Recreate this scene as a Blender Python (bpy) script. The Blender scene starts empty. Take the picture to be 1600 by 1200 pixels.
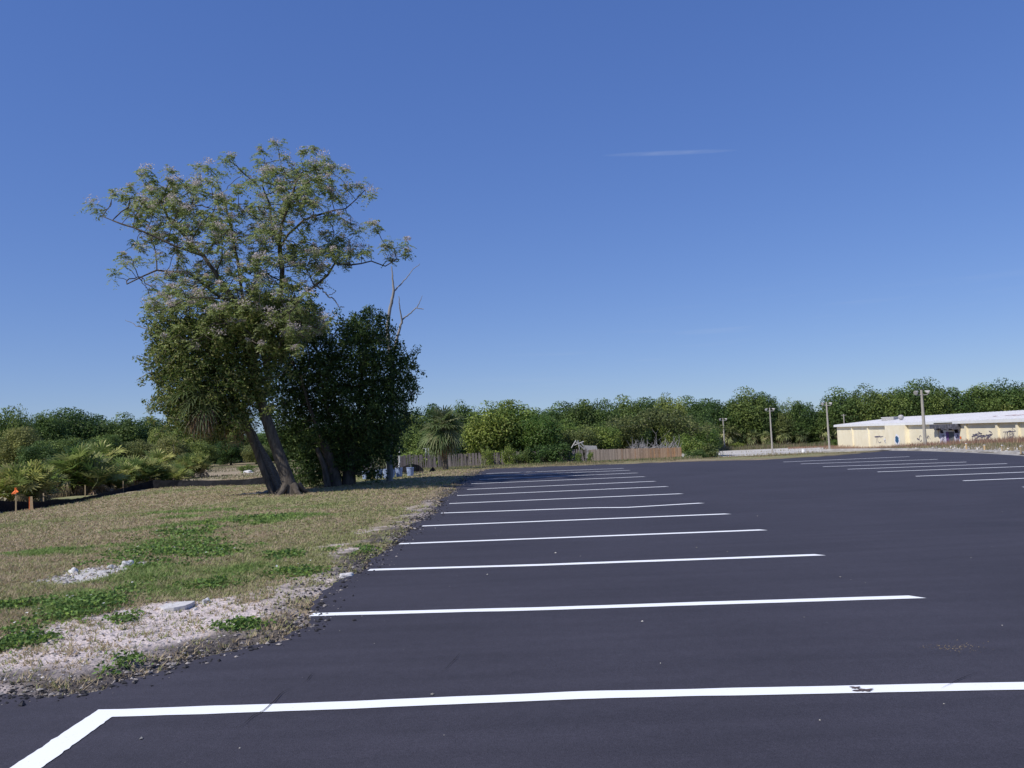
import bpy, math, random
import numpy as np
from mathutils import Matrix, Vector
random.seed(7); RNG = np.random.default_rng(7)
scene = bpy.context.scene
col = scene.collection

# ------------------------------------------------------------------ camera, sky, sun, exposure
F, PIT, ROL, H = 1268.0, math.radians(3.75), math.radians(2.45), 1.6
cp, sp, cr, sr = math.cos(PIT), math.sin(PIT), math.cos(ROL), math.sin(ROL)
FW = np.array([0, cp, sp]); R0 = np.array([1.0, 0, 0]); U0 = np.array([0, -sp, cp])
CR = cr*R0 - sr*U0; CU = sr*R0 + cr*U0
cam_d = bpy.data.cameras.new('camera'); cam = bpy.data.objects.new('camera', cam_d); col.objects.link(cam)
cam.matrix_world = Matrix(((CR[0], CU[0], -FW[0], 0), (CR[1], CU[1], -FW[1], 0), (CR[2], CU[2], -FW[2], H), (0, 0, 0, 1)))
cam_d.sensor_width = 36; cam_d.lens = F/1600*36; cam_d.clip_end = 6000
scene.camera = cam

SUN_EL, SUN_AZ = math.radians(47), math.radians(233)      # azimuth clockwise from +Y (north): sun left and a little behind
world = bpy.data.worlds.new("World"); scene.world = world; world.use_nodes = True
nt = world.node_tree; nt.nodes.clear()
def wn(t, **k):
    n = nt.nodes.new(t)
    for a, b in k.items(): setattr(n, a, b)
    return n
sky = wn('ShaderNodeTexSky', sky_type='NISHITA'); sky.sun_disc = False
sky.sun_elevation = SUN_EL; sky.sun_rotation = SUN_AZ
sky.altitude = 0; sky.air_density = 1.0; sky.dust_density = 0.0; sky.ozone_density = 6.0
tc = wn('ShaderNodeTexCoord')
hs = wn('ShaderNodeHueSaturation'); hs.inputs['Hue'].default_value = 0.515; hs.inputs['Saturation'].default_value = 1.2
nt.links.new(sky.outputs[0], hs.inputs['Color'])
# tone curve of the camera on the sky, one power per channel
spc = wn('ShaderNodeSeparateColor'); nt.links.new(hs.outputs[0], spc.inputs[0]); mlt = wn('ShaderNodeCombineColor')
for ch, (g_, k_) in enumerate(((.550, 1.20), (.57, 1.395), (.52, 2.12))):
    pw = wn('ShaderNodeMath', operation='POWER'); nt.links.new(spc.outputs[ch], pw.inputs[0]); pw.inputs[1].default_value = g_
    mk = wn('ShaderNodeMath', operation='MULTIPLY'); nt.links.new(pw.outputs[0], mk.inputs[0]); mk.inputs[1].default_value = k_; nt.links.new(mk.outputs[0], mlt.inputs[ch])
# thin cirrus wisps high in the sky, laid out by sky direction
mp = wn('ShaderNodeMapping'); mp.inputs['Scale'].default_value = (2.2, 2.2, 34)
mp.inputs['Rotation'].default_value = (0, math.radians(2.0), 0)
nz = wn('ShaderNodeTexNoise'); nz.inputs['Scale'].default_value = 3.1; nz.inputs['Detail'].default_value = 7
nt.links.new(tc.outputs['Generated'], mp.inputs[0]); nt.links.new(mp.outputs[0], nz.inputs[0])
rmp = wn('ShaderNodeMapRange'); rmp.inputs[1].default_value = .56; rmp.inputs[2].default_value = .82; rmp.inputs[4].default_value = .10
nt.links.new(nz.outputs[0], rmp.inputs[0])
def dirblob(px, py, wx, wz, tilt):
    """a soft mask round one sky direction"""
    d = FW + (cr*(px-800)-sr*(py-600)*-1*-1)/F*0*R0
    v = FW*1.0 + CR*((px-800)/F) + CU*((600-py)/F); v = v/np.linalg.norm(v)
    a = math.atan2(v[0], v[1]); e = math.asin(v[2])
    m = wn('ShaderNodeVectorMath', operation='DOT_PRODUCT')
    t = np.array([math.cos(a), -math.sin(a), 0]); u = np.cross(t, v); 
    tt = t*math.cos(tilt)+u*math.sin(tilt); uu = -t*math.sin(tilt)+u*math.cos(tilt)
    nt.links.new(tc.outputs['Generated'], m.inputs[0]); m.inputs[1].default_value = tuple(tt)
    m2 = wn('ShaderNodeVectorMath', operation='DOT_PRODUCT')
    nt.links.new(tc.outputs['Generated'], m2.inputs[0]); m2.inputs[1].default_value = tuple(uu)
    out = []
    for n, w in ((m, wx), (m2, wz)):
        q = wn('ShaderNodeMath', operation='DIVIDE'); nt.links.new(n.outputs['Value'], q.inputs[0]); q.inputs[1].default_value = w
        s = wn('ShaderNodeMath', operation='MULTIPLY'); nt.links.new(q.outputs[0], s.inputs[0]); nt.links.new(q.outputs[0], s.inputs[1]); out.append(s)
    ad = wn('ShaderNodeMath', operation='ADD'); nt.links.new(out[0].outputs[0], ad.inputs[0]); nt.links.new(out[1].outputs[0], ad.inputs[1])
    mr = wn('ShaderNodeMapRange'); nt.links.new(ad.outputs[0], mr.inputs[0]); mr.inputs[1].default_value = 1.0; mr.inputs[2].default_value = 0.0
    return mr
b1 = dirblob(1045, 239, .080, .0030, math.radians(-4.0))
nz2 = wn('ShaderNodeTexNoise'); nz2.inputs['Scale'].default_value = 9; nz2.inputs['Detail'].default_value = 9
mp2 = wn('ShaderNodeMapping'); mp2.inputs['Scale'].default_value = (3, 3, 30)
nt.links.new(tc.outputs['Generated'], mp2.inputs[0]); nt.links.new(mp2.outputs[0], nz2.inputs[0])
pm = wn('ShaderNodeMath', operation='MULTIPLY'); nt.links.new(b1.outputs[0], pm.inputs[0]); nt.links.new(nz2.outputs[0], pm.inputs[1])
pm2 = wn('ShaderNodeMath', operation='MULTIPLY'); nt.links.new(pm.outputs[0], pm2.inputs[0]); pm2.inputs[1].default_value = .26
b2 = dirblob(1120, 520, .45, .05, math.radians(8))
pm3 = wn('ShaderNodeMath', operation='MULTIPLY'); nt.links.new(b2.outputs[0], pm3.inputs[0]); nt.links.new(rmp.outputs[0], pm3.inputs[1])
sm = wn('ShaderNodeMath', operation='ADD'); nt.links.new(pm2.outputs[0], sm.inputs[0]); nt.links.new(pm3.outputs[0], sm.inputs[1])
mx = wn('ShaderNodeMixRGB'); nt.links.new(sm.outputs[0], mx.inputs[0]); nt.links.new(mlt.outputs[0], mx.inputs[1]); mx.inputs[2].default_value = (4.5, 5, 6, 1)
bg = wn('ShaderNodeBackground'); bg.inputs[1].default_value = 0.12
wo = wn('ShaderNodeOutputWorld')
nt.links.new(mx.outputs[0], bg.inputs[0]); nt.links.new(bg.outputs[0], wo.inputs[0])

sl = bpy.data.lights.new('sun', 'SUN'); sl.energy = 4.6; sl.angle = math.radians(.5); sl.color = (1, .955, .88)
so = bpy.data.objects.new('sun', sl); col.objects.link(so)
sd = Vector((math.sin(SUN_AZ)*math.cos(SUN_EL), math.cos(SUN_AZ)*math.cos(SUN_EL), math.sin(SUN_EL)))
so.rotation_euler = (-sd).to_track_quat('-Z', 'Y').to_euler(); so.location = (0, 0, 50)
scene.view_settings.view_transform = 'Standard'; scene.view_settings.look = 'None'
scene.view_settings.exposure = 0.0; scene.view_settings.gamma = 1
scene.render.engine = 'CYCLES'

# ------------------------------------------------------------------ geometry helpers
def P(px, py, D):
    """the world point seen at photo pixel (px,py) whose depth (Y) is D"""
    v = FW + CR*((px-800)/F) + CU*((600-py)/F)
    return np.array([0, 0, H]) + v*(D/v[1])
def G(px, py, z=0.0):
    v = FW + CR*((px-800)/F) + CU*((600-py)/F)
    return np.array([0, 0, H]) + v*((z-H)/v[2])
def proj(p):
    q = np.asarray(p, float)-np.array([0, 0, H]); d = q@FW
    return 800+F*(q@CR)/d, 600-F*(q@CU)/d
def hor(px): return 600 - (-(F*sp/cp) )*0 + (683-600) - (px-800)*math.tan(ROL)
def vn(x, y, s, seed=0):
    """value noise, 0..1"""
    x = np.asarray(x, float)/s+seed*17.3; y = np.asarray(y, float)/s+seed*31.7
    xi = np.floor(x).astype(np.int64); yi = np.floor(y).astype(np.int64); fx = x-xi; fy = y-yi
    fx = fx*fx*(3-2*fx); fy = fy*fy*(3-2*fy)
    def h(a, b):
        n = (a*374761393+b*668265263+seed*974711) & 0x7fffffff
        n = ((n ^ (n >> 13))*1274126177) & 0x7fffffff
        return ((n ^ (n >> 16)) & 0xffff)/65535.0
    return (h(xi, yi)*(1-fx)+h(xi+1, yi)*fx)*(1-fy)+(h(xi, yi+1)*(1-fx)+h(xi+1, yi+1)*fx)*fy
def fbm(x, y, s, seed=0, o=4):
    r = 0; a = 1; t = 0
    for k in range(o): r = r+a*vn(x, y, s/2**k, seed+k*5); t += a; a *= .55
    return r/t
def sstep(a, b, x):
    t = np.clip((x-a)/(b-a), 0, 1); return t*t*(3-2*t)
def hz(x, y):
    """height of the land: the lot is level, the land falls gently away beyond it"""
    x = np.asarray(x, float); y = np.asarray(y, float)
    a = np.maximum(np.maximum(y-43, x-22.5), 0)
    z = -np.minimum(.036*a*(a/(a+1.5)), 3.0+0*a)*sstep(-.27, -.18, x/np.maximum(y, 1))
    b = np.maximum(-15.2-x, 0)*sstep(12, 20, y)
    z = z-np.minimum(.02*b*(b/(b+1)), .12)
    z = z + sstep(55, 120, y)*(fbm(x, y, 25, 3)-.5)*.5*(x < 0)
    return z
# outline of the asphalt, traced where the lot meets the grass (all at z = 0)
edge_px = [(-60, 1094), (0, 1086), (70, 1084), (150, 1078), (185, 1062), (230, 1050), (300, 1026), (370, 1006), (425, 1000), (455, 978), (480, 958), (515, 922), (560, 893), (582, 880), (600, 858), (622, 836), (655, 812), (672, 800), (690, 785), (708, 768), (728, 752), (748, 739), (764, 733)]
far_px = [(800, 731.5), (840, 730), (900, 727.5), (990, 724.5), (1070, 721.5), (1130, 720), (1200, 718), (1260, 715), (1310, 711.5)]
E1 = [G(*p)[:2] for p in edge_px]; E2 = [G(*p)[:2] for p in far_px]
KERB = [(20.5, 44.5), (21.2, 42.0), (21.2, 38), (20.6, 33), (19.4, 28), (18.9, 22), (18.9, 10), (18.9, -12)]
lot_poly = [(-14, -12), (-14, 3.9)]+[tuple(p) for p in E1]+[tuple(p) for p in E2]+KERB
def poly_dist(px, py, poly):
    """signed distance to a polygon, positive inside"""
    px = np.asarray(px, float); py = np.asarray(py, float)
    d = np.full(px.shape, 1e9); ins = np.zeros(px.shape, bool); n = len(poly)
    for i in range(n):
        x1, y1 = poly[i]; x2, y2 = poly[(i+1) % n]
        ex, ey = x2-x1, y2-y1; L = ex*ex+ey*ey+1e-12
        t = np.clip(((px-x1)*ex+(py-y1)*ey)/L, 0, 1)
        d = np.minimum(d, np.hypot(px-x1-t*ex, py-y1-t*ey))
        c = ((y1 > py) != (y2 > py)) & (px < (x2-x1)*(py-y1)/(y2-y1+1e-12)+x1)
        ins ^= c
    return np.where(ins, d, -d)

def tag(o, label=None, cat=None, group=None, kind=None):
    if label: o['label'] = label
    if cat: o['category'] = cat
    if group: o['group'] = group
    if kind: o['kind'] = kind
    return o
def empty(name, loc, label=None, cat=None, group=None, rz=0):
    o = bpy.data.objects.new(name, None); col.objects.link(o); o.location = tuple(float(c) for c in loc); o.rotation_euler = (0, 0, rz)
    o.empty_display_size = .2
    return tag(o, label, cat, group)
def children(o): return [c for c in bpy.data.objects if c.parent == o]
def copy_tree(o, parent=None):
    c = o.copy(); col.objects.link(c); c.parent = parent
    for ch in children(o): copy_tree(ch, c)
    return c
class MB:
    """collects shapes in world or local coordinates; build() links them as one mesh object"""
    def __init__(s): s.v = []; s.f = []; s.c = []; s.n = 0
    def add(s, v, f, c=None):
        v = np.asarray(v, float).reshape(-1, 3); f = np.asarray(f, int)
        s.v.append(v); s.f.append(f+s.n); s.n += len(v)
        c = np.array((1, 1, 1)) if c is None else np.asarray(c, float)
        if c.ndim == 1: c = np.tile(c, (len(v), 1))
        s.c.append(c); return s
    def box(s, c, size, rz=0, c3=None, taper=1.0):
        x, y, z = [q/2 for q in size]; t = taper
        v = np.array([(-x, -y, -z), (x, -y, -z), (x, y, -z), (-x, y, -z), (-x*t, -y*t, z), (x*t, -y*t, z), (x*t, y*t, z), (-x*t, y*t, z)])
        r = np.array([[math.cos(rz), -math.sin(rz), 0], [math.sin(rz), math.cos(rz), 0], [0, 0, 1]])
        return s.add(v@r.T+np.asarray(c), [(3, 2, 1, 0), (4, 5, 6, 7), (0, 1, 5, 4), (1, 2, 6, 5), (2, 3, 7, 6), (3, 0, 4, 7)], c3)
    def hexa(s, v, c3=None):
        return s.add(v, [(3, 2, 1, 0), (4, 5, 6, 7), (0, 1, 5, 4), (1, 2, 6, 5), (2, 3, 7, 6), (3, 0, 4, 7)], c3)
    def tube(s, pts, rad, n=6, c3=None, cap=True):
        pts = np.asarray(pts, float); m = len(pts); rad = np.broadcast_to(np.asarray(rad, float), (m,))
        t = np.gradient(pts, axis=0) if m > 1 else np.array([[0, 0, 1.]])
        t /= np.linalg.norm(t, axis=1)[:, None]+1e-9
        ref = np.array([0, 0, 1.]) if abs(t[0, 2]) < .8 else np.array([1., 0, 0])
        a = np.cross(t, ref); a /= np.linalg.norm(a, axis=1)[:, None]+1e-9; b = np.cross(t, a)
        th = np.arange(n)*2*math.pi/n
        v = pts[:, None]+rad[:, None, None]*(a[:, None]*np.cos(th)[None, :, None]+b[:, None]*np.sin(th)[None, :, None])
        f = []
        i = np.arange(m-1)[:, None]*n; j = np.arange(n)[None]; j2 = (j+1) % n
        f = np.stack([i+j, i+n+j, i+n+j2, i+j2], -1).reshape(-1, 4)
        s.add(v.reshape(-1, 3), f, c3)
        if cap:
            c1 = np.arange(n); 
            for base, o in ((0, 1), (m-1, -1)):
                vv = np.vstack([v[base], pts[base][None]]); ff = [(k, (k+1) % n, n, n) for k in range(n)]
                s.add(vv, [(q[0], q[1], q[2]) if o > 0 else (q[1], q[0], q[2]) for q in ff], c3)
        return s
    def leaves(s, c, ax, side, L, W, cols):
        """diamond leaves: centres c, axis ax, side vectors"""
        c = np.asarray(c); L = np.broadcast_to(L, (len(c),))[:, None]; W = np.broadcast_to(W, (len(c),))[:, None]
        nrm = np.cross(ax, side)
        v = np.stack([c-ax*L/2, c+side*W/2-nrm*W*.12, c+ax*L/2, c-side*W/2-nrm*W*.12], 1).reshape(-1, 3)
        f = np.arange(len(c)*4).reshape(-1, 4)
        return s.add(v, f, np.repeat(cols, 4, 0))
    def build(s, name, mat, parent=None, smooth=False, off=None):
        me = bpy.data.meshes.new(name)
        V = np.vstack(s.v).astype(np.float32); C = np.vstack(s.c)
        if off is None and parent is not None: off = np.array(world_loc(parent))
        if off is not None: V = V-np.asarray(off, np.float32)
        loops = np.concatenate([f.reshape(-1) for f in s.f]).astype(np.int32)
        tot = np.concatenate([np.full(len(f), f.shape[1]) for f in s.f]).astype(np.int32)
        start = np.concatenate([[0], np.cumsum(tot)[:-1]]).astype(np.int32)
        me.vertices.add(len(V)); me.vertices.foreach_set('co', V.reshape(-1).astype(np.float32))
        me.loops.add(len(loops)); me.loops.foreach_set('vertex_index', loops)
        me.polygons.add(len(tot)); me.polygons.foreach_set('loop_start', start)
        me.update(calc_edges=True); me.validate()
        me.polygons.foreach_set('use_smooth', np.full(len(me.polygons), bool(smooth)))
        at = me.color_attributes.new('col', 'FLOAT_COLOR', 'POINT')
        at.data.foreach_set('color', np.hstack([C, np.ones((len(C), 1))]).astype(np.float32).reshape(-1))
        me.materials.append(mat)
        o = bpy.data.objects.new(name, me); col.objects.link(o)
        if parent: o.parent = parent
        return o
def world_loc(o):
    l = Vector(o.location)
    while o.parent: o = o.parent; l += o.location
    return tuple(l)
def unit(n, rng=RNG):
    v = rng.normal(size=(n, 3)); return v/np.linalg.norm(v, axis=1)[:, None]
def norm(v): return v/(np.linalg.norm(v, axis=-1, keepdims=True)+1e-9)

# ------------------------------------------------------------------ materials
def newmat(name):
    m = bpy.data.materials.new(name); m.use_nodes = True; m.node_tree.nodes.clear(); return m, m.node_tree
def N(t, typ, **k):
    n = t.nodes.new(typ)
    for a, b in k.items():
        if a.startswith('i_'): n.inputs[a[2:].replace('_', ' ')].default_value = b
        else: setattr(n, a, b)
    return n
def mat_basic(name, c, rough=.8, spec=.3, var=.15, scale=8, bump=0, c2=None, metal=0, attr=False, stretch=None, objvar=0, bscale=None, detail=6):
    m, t = newmat(name); L = t.links.new
    out = N(t, 'ShaderNodeOutputMaterial'); b = N(t, 'ShaderNodeBsdfPrincipled'); L(b.outputs[0], out.inputs[0])
    b.inputs['Roughness'].default_value = rough; b.inputs['Specular IOR Level'].default_value = spec; b.inputs['Metallic'].default_value = metal
    co = N(t, 'ShaderNodeTexCoord'); src = co.outputs['Object']
    if stretch:
        mp = N(t, 'ShaderNodeMapping'); mp.inputs['Scale'].default_value = stretch; L(src, mp.inputs[0]); src = mp.outputs[0]
    nz = N(t, 'ShaderNodeTexNoise'); nz.inputs['Scale'].default_value = scale; nz.inputs['Detail'].default_value = detail; L(src, nz.inputs[0])
    mr = N(t, 'ShaderNodeMapRange'); L(nz.outputs[0], mr.inputs[0]); mr.inputs[1].default_value = .3; mr.inputs[2].default_value = .7
    mix = N(t, 'ShaderNodeMixRGB'); L(mr.outputs[0], mix.inputs[0])
    if c2 is None: a1 = [q*(1-var) for q in c]; a2 = [min(1, q*(1+var)) for q in c]
    else: a1, a2 = c, c2
    mix.inputs[1].default_value = (*a1, 1); mix.inputs[2].default_value = (*a2, 1)
    o = mix.outputs[0]
    if attr:
        at = N(t, 'ShaderNodeAttribute', attribute_name='col'); mm = N(t, 'ShaderNodeMixRGB', blend_type='MULTIPLY'); mm.inputs[0].default_value = 1
        L(at.outputs[0], mm.inputs[1]); L(o, mm.inputs[2]); o = mm.outputs[0]
    if objvar:
        oi = N(t, 'ShaderNodeObjectInfo'); hsn = N(t, 'ShaderNodeHueSaturation')
        r = N(t, 'ShaderNodeMapRange'); L(oi.outputs['Random'], r.inputs[0]); r.inputs[3].default_value = 1-objvar; r.inputs[4].default_value = 1+objvar
        L(r.outputs[0], hsn.inputs['Value']); L(o, hsn.inputs['Color']); o = hsn.outputs[0]
    L(o, b.inputs['Base Color'])
    if bump:
        nb = N(t, 'ShaderNodeTexNoise'); nb.inputs['Scale'].default_value = bscale or scale*3; nb.inputs['Detail'].default_value = 6; L(src, nb.inputs[0])
        bp = N(t, 'ShaderNodeBump'); bp.inputs['Strength'].default_value = bump; bp.inputs['Distance'].default_value = .02; L(nb.outputs[0], bp.inputs['Height']); L(bp.outputs[0], b.inputs['Normal'])
    return m
def mat_leaf(name, tint=(1, 1, 1), trans=.35, rough=.5, objvar=.12, huevar=.015):
    """leaf colours come from each leaf's own col attribute"""
    m, t = newmat(name); L = t.links.new
    out = N(t, 'ShaderNodeOutputMaterial'); b = N(t, 'ShaderNodeBsdfPrincipled'); b.inputs['Roughness'].default_value = rough; b.inputs['Specular IOR Level'].default_value = .25
    tr = N(t, 'ShaderNodeBsdfTranslucent'); ms = N(t, 'ShaderNodeMixShader'); ms.inputs[0].default_value = trans
    at = N(t, 'ShaderNodeAttribute', attribute_name='col'); mm = N(t, 'ShaderNodeMixRGB', blend_type='MULTIPLY'); mm.inputs[0].default_value = 1; mm.inputs[2].default_value = (*tint, 1)
    L(at.outputs[0], mm.inputs[1])
    oi = N(t, 'ShaderNodeObjectInfo'); hsn = N(t, 'ShaderNodeHueSaturation')
    r = N(t, 'ShaderNodeMapRange'); L(oi.outputs['Random'], r.inputs[0]); r.inputs[3].default_value = 1-objvar; r.inputs[4].default_value = 1+objvar
    r2 = N(t, 'ShaderNodeMapRange'); L(oi.outputs['Random'], r2.inputs[0]); r2.inputs[3].default_value = .5+huevar; r2.inputs[4].default_value = .5-huevar
    L(r.outputs[0], hsn.inputs['Value']); L(r2.outputs[0], hsn.inputs['Hue']); L(mm.outputs[0], hsn.inputs['Color'])
    L(hsn.outputs[0], b.inputs['Base Color']); L(hsn.outputs[0], tr.inputs[0])
    L(b.outputs[0], ms.inputs[1]); L(tr.outputs[0], ms.inputs[2]); L(ms.outputs[0], out.inputs[0])
    return m
M = {}
M['leaf'] = mat_leaf('leaf', tint=(1.2, 1.2, 1.15), trans=.42, objvar=.22, huevar=.022); M['grass'] = mat_leaf('grass_blade', trans=.3, rough=.7, objvar=0, huevar=0)
M['leaf_still'] = mat_leaf('leaf_single', objvar=0, huevar=0, trans=.45)
M['bark'] = mat_basic('bark', (.055, .046, .038), .95, .1, c2=(.14, .12, .10), scale=5, stretch=(3, 3, .7), bump=.7)
M['deadwood'] = mat_basic('dead_wood', (.20, .19, .185), .9, .1, c2=(.33, .315, .31), scale=6, stretch=(2, 2, .6), bump=.4)
M['palmbark'] = mat_basic('palm_bark', (.10, .08, .06), .95, .1, c2=(.22, .185, .15), scale=9, stretch=(1, 1, 3), bump=.9)
M['board'] = mat_basic('fence_board', (1, 1, 1), .9, .1, c2=(.72, .7, .68), scale=14, stretch=(3, 3, .4), attr=True)
M['concrete'] = mat_basic('kerb_concrete', (.24, .225, .21), .9, .2, c2=(.42, .40, .37), scale=3, bump=.4)
M['pole'] = mat_basic('concrete_pole', (.30, .275, .24), .9, .2, c2=(.42, .39, .35), scale=4, stretch=(2, 2, .5))
M['metal'] = mat_basic('grey_metal', (.36, .35, .34), .6, .4, var=.25, scale=6)
M['fabric'] = mat_basic('silt_fabric', (.006, .006, .008), .85, .2, c2=(.018, .018, .022), scale=7, bump=.5)
M['stone'] = mat_basic('pale_stone', (.42, .41, .40), .9, .2, c2=(.66, .65, .63), scale=14, bump=.5)
M['slab'] = mat_basic('grey_slab', (.50, .48, .47), .9, .2, c2=(.62, .60, .58), scale=9, bump=.3)
M['crumb'] = mat_basic('asphalt_crumb', (1, 1, 1), .9, .2, c2=(.8, .8, .8), scale=20, attr=True)
M['bucket'] = mat_basic('bucket_plastic', (.24, .31, .50), .45, .4, c2=(.34, .42, .60), scale=6)
M['bucket2'] = mat_basic('bucket_olive', (.16, .13, .04), .6, .4, c2=(.22, .18, .07), scale=6)
M['stakewood'] = mat_basic('stake_wood', (.34, .26, .15), .9, .1, c2=(.5, .38, .24), scale=8, stretch=(3, 3, .5))
M['orange'] = mat_basic('orange_flagging', (.8, .16, .03), .6, .3, var=.15, scale=9)
M['coneband'] = mat_basic('cone_buff', (.72, .5, .26), .6, .3, var=.1, scale=9)
M['whitepaint'] = mat_basic('white_paint', (.72, .72, .70), .6, .3, var=.06, scale=4)
M['earth'] = mat_basic('sand', (.4, .36, .3), .95, .1, var=.2, scale=4)

# ground: colour of soil and sward comes from the col attribute, fine grain from noise
def mat_ground():
    m, t = newmat('ground'); L = t.links.new
    out = N(t, 'ShaderNodeOutputMaterial'); b = N(t, 'ShaderNodeBsdfPrincipled'); L(b.outputs[0], out.inputs[0]); b.inputs['Roughness'].default_value = .97; b.inputs['Specular IOR Level'].default_value = .1
    at = N(t, 'ShaderNodeAttribute', attribute_name='col'); co = N(t, 'ShaderNodeTexCoord'); o = at.outputs[0]
    for sc, lo, hi in ((2.3, .88, 1.12), (14, .85, 1.15), (75, .8, 1.2)):
        nz = N(t, 'ShaderNodeTexNoise'); nz.inputs['Scale'].default_value = sc; nz.inputs['Detail'].default_value = 5; L(co.outputs['Object'], nz.inputs[0])
        mr = N(t, 'ShaderNodeMapRange'); L(nz.outputs[0], mr.inputs[0]); mr.inputs[1].default_value = .3; mr.inputs[2].default_value = .7; mr.inputs[3].default_value = lo; mr.inputs[4].default_value = hi
        mm = N(t, 'ShaderNodeVectorMath', operation='SCALE'); L(o, mm.inputs[0]); L(mr.outputs[0], mm.inputs['Scale']); o = mm.outputs[0]
    L(o, b.inputs['Base Color'])
    nb = N(t, 'ShaderNodeTexNoise'); nb.inputs['Scale'].default_value = 22; nb.inputs['Detail'].default_value = 8; L(co.outputs['Object'], nb.inputs[0])
    bp = N(t, 'ShaderNodeBump'); bp.inputs['Strength'].default_value = .8; bp.inputs['Distance'].default_value = .05; L(nb.outputs[0], bp.inputs['Height']); L(bp.outputs[0], b.inputs['Normal'])
    return m
M['ground'] = mat_ground()
def mat_asphalt():
    m, t = newmat('asphalt'); L = t.links.new
    out = N(t, 'ShaderNodeOutputMaterial'); b = N(t, 'ShaderNodeBsdfPrincipled'); L(b.outputs[0], out.inputs[0]); b.inputs['Roughness'].default_value = .82; b.inputs['Specular IOR Level'].default_value = .35
    co = N(t, 'ShaderNodeTexCoord'); base = None
    # fine aggregate
    n1 = N(t, 'ShaderNodeTexNoise'); n1.inputs['Scale'].default_value = 130; n1.inputs['Detail'].default_value = 4; L(co.outputs['Object'], n1.inputs[0])
    r1 = N(t, 'ShaderNodeValToRGB'); L(n1.outputs[0], r1.inputs[0]); r1.color_ramp.elements[0].position = .32; r1.color_ramp.elements[1].position = .72
    r1.color_ramp.elements[0].color = (.028, .0262, .0350, 1); r1.color_ramp.elements[1].color = (.056, .0522, .069, 1)
    o = r1.outputs[0]
    def mul(o, fac_out, lo, hi, a=.3, c=.7):
        mr = N(t, 'ShaderNodeMapRange'); L(fac_out, mr.inputs[0]); mr.inputs[1].default_value = a; mr.inputs[2].default_value = c; mr.inputs[3].default_value = lo; mr.inputs[4].default_value = hi
        mm = N(t, 'ShaderNodeVectorMath', operation='SCALE'); L(o, mm.inputs[0]); L(mr.outputs[0], mm.inputs['Scale']); return mm.outputs[0]
    n1b = N(t, 'ShaderNodeTexNoise'); n1b.inputs['Scale'].default_value = 38; n1b.inputs['Detail'].default_value = 3; n1b.inputs['Roughness'].default_value = .8; L(co.outputs['Object'], n1b.inputs[0]); o = mul(o, n1b.outputs[0], .80, 1.22)
    n1c = N(t, 'ShaderNodeTexNoise'); n1c.inputs['Scale'].default_value = 9; n1c.inputs['Detail'].default_value = 4; L(co.outputs['Object'], n1c.inputs[0]); o = mul(o, n1c.outputs[0], .93, 1.08)
    # broad sealer blotches, squeegee streaks along the rows
    n2 = N(t, 'ShaderNodeTexNoise'); n2.inputs['Scale'].default_value = .45; n2.inputs['Detail'].default_value = 6; L(co.outputs['Object'], n2.inputs[0]); o = mul(o, n2.outputs[0], .88, 1.12)
    mp = N(t, 'ShaderNodeMapping'); mp.inputs['Scale'].default_value = (.25, 2.6, 1); mp.inputs['Rotation'].default_value = (0, 0, .05); L(co.outputs['Object'], mp.inputs[0])
    n3 = N(t, 'ShaderNodeTexNoise'); n3.inputs['Scale'].default_value = 1.6; n3.inputs['Detail'].default_value = 8; L(mp.outputs[0], n3.inputs[0]); o = mul(o, n3.outputs[0], .90, 1.12)
    # pale specks of bare stone
    vo = N(t, 'ShaderNodeTexVoronoi'); vo.inputs['Scale'].default_value = 6.5; L(co.outputs['Object'], vo.inputs[0])
    sp_ = N(t, 'ShaderNodeMapRange'); L(vo.outputs['Distance'], sp_.inputs[0]); sp_.inputs[1].default_value = .028; sp_.inputs[2].default_value = .018
    sc_ = N(t, 'ShaderNodeSeparateColor'); L(vo.outputs['Color'], sc_.inputs[0]); gt = N(t, 'ShaderNodeMath', operation='GREATER_THAN'); L(sc_.outputs[0], gt.inputs[0]); gt.inputs[1].default_value = .72
    ml = N(t, 'ShaderNodeMath', operation='MULTIPLY'); L(sp_.outputs[0], ml.inputs[0]); L(gt.outputs[0], ml.inputs[1])
    mx = N(t, 'ShaderNodeMixRGB'); L(ml.outputs[0], mx.inputs[0]); L(o, mx.inputs[1]); mx.inputs[2].default_value = (.22, .2, .19, 1); o = mx.outputs[0]
    # dusty wear stains
    n4 = N(t, 'ShaderNodeTexNoise'); n4.inputs['Scale'].default_value = .9; n4.inputs['Detail'].default_value = 9; n4.inputs['Roughness'].default_value = .7; L(co.outputs['Object'], n4.inputs[0])
    ms = N(t, 'ShaderNodeMapRange'); L(n4.outputs[0], ms.inputs[0]); ms.inputs[1].default_value = .66; ms.inputs[2].default_value = .8; ms.inputs[4].default_value = .35
    m2 = N(t, 'ShaderNodeMixRGB'); L(ms.outputs[0], m2.inputs[0]); L(o, m2.inputs[1]); m2.inputs[2].default_value = (.13, .12, .12, 1); o = m2.outputs[0]
    L(o, b.inputs['Base Color'])
    bp = N(t, 'ShaderNodeBump'); bp.inputs['Strength'].default_value = .55; bp.inputs['Distance'].default_value = .006; L(n1.outputs[0], bp.inputs['Height']); L(bp.outputs[0], b.inputs['Normal'])
    return m
M['asphalt'] = mat_asphalt()
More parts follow.
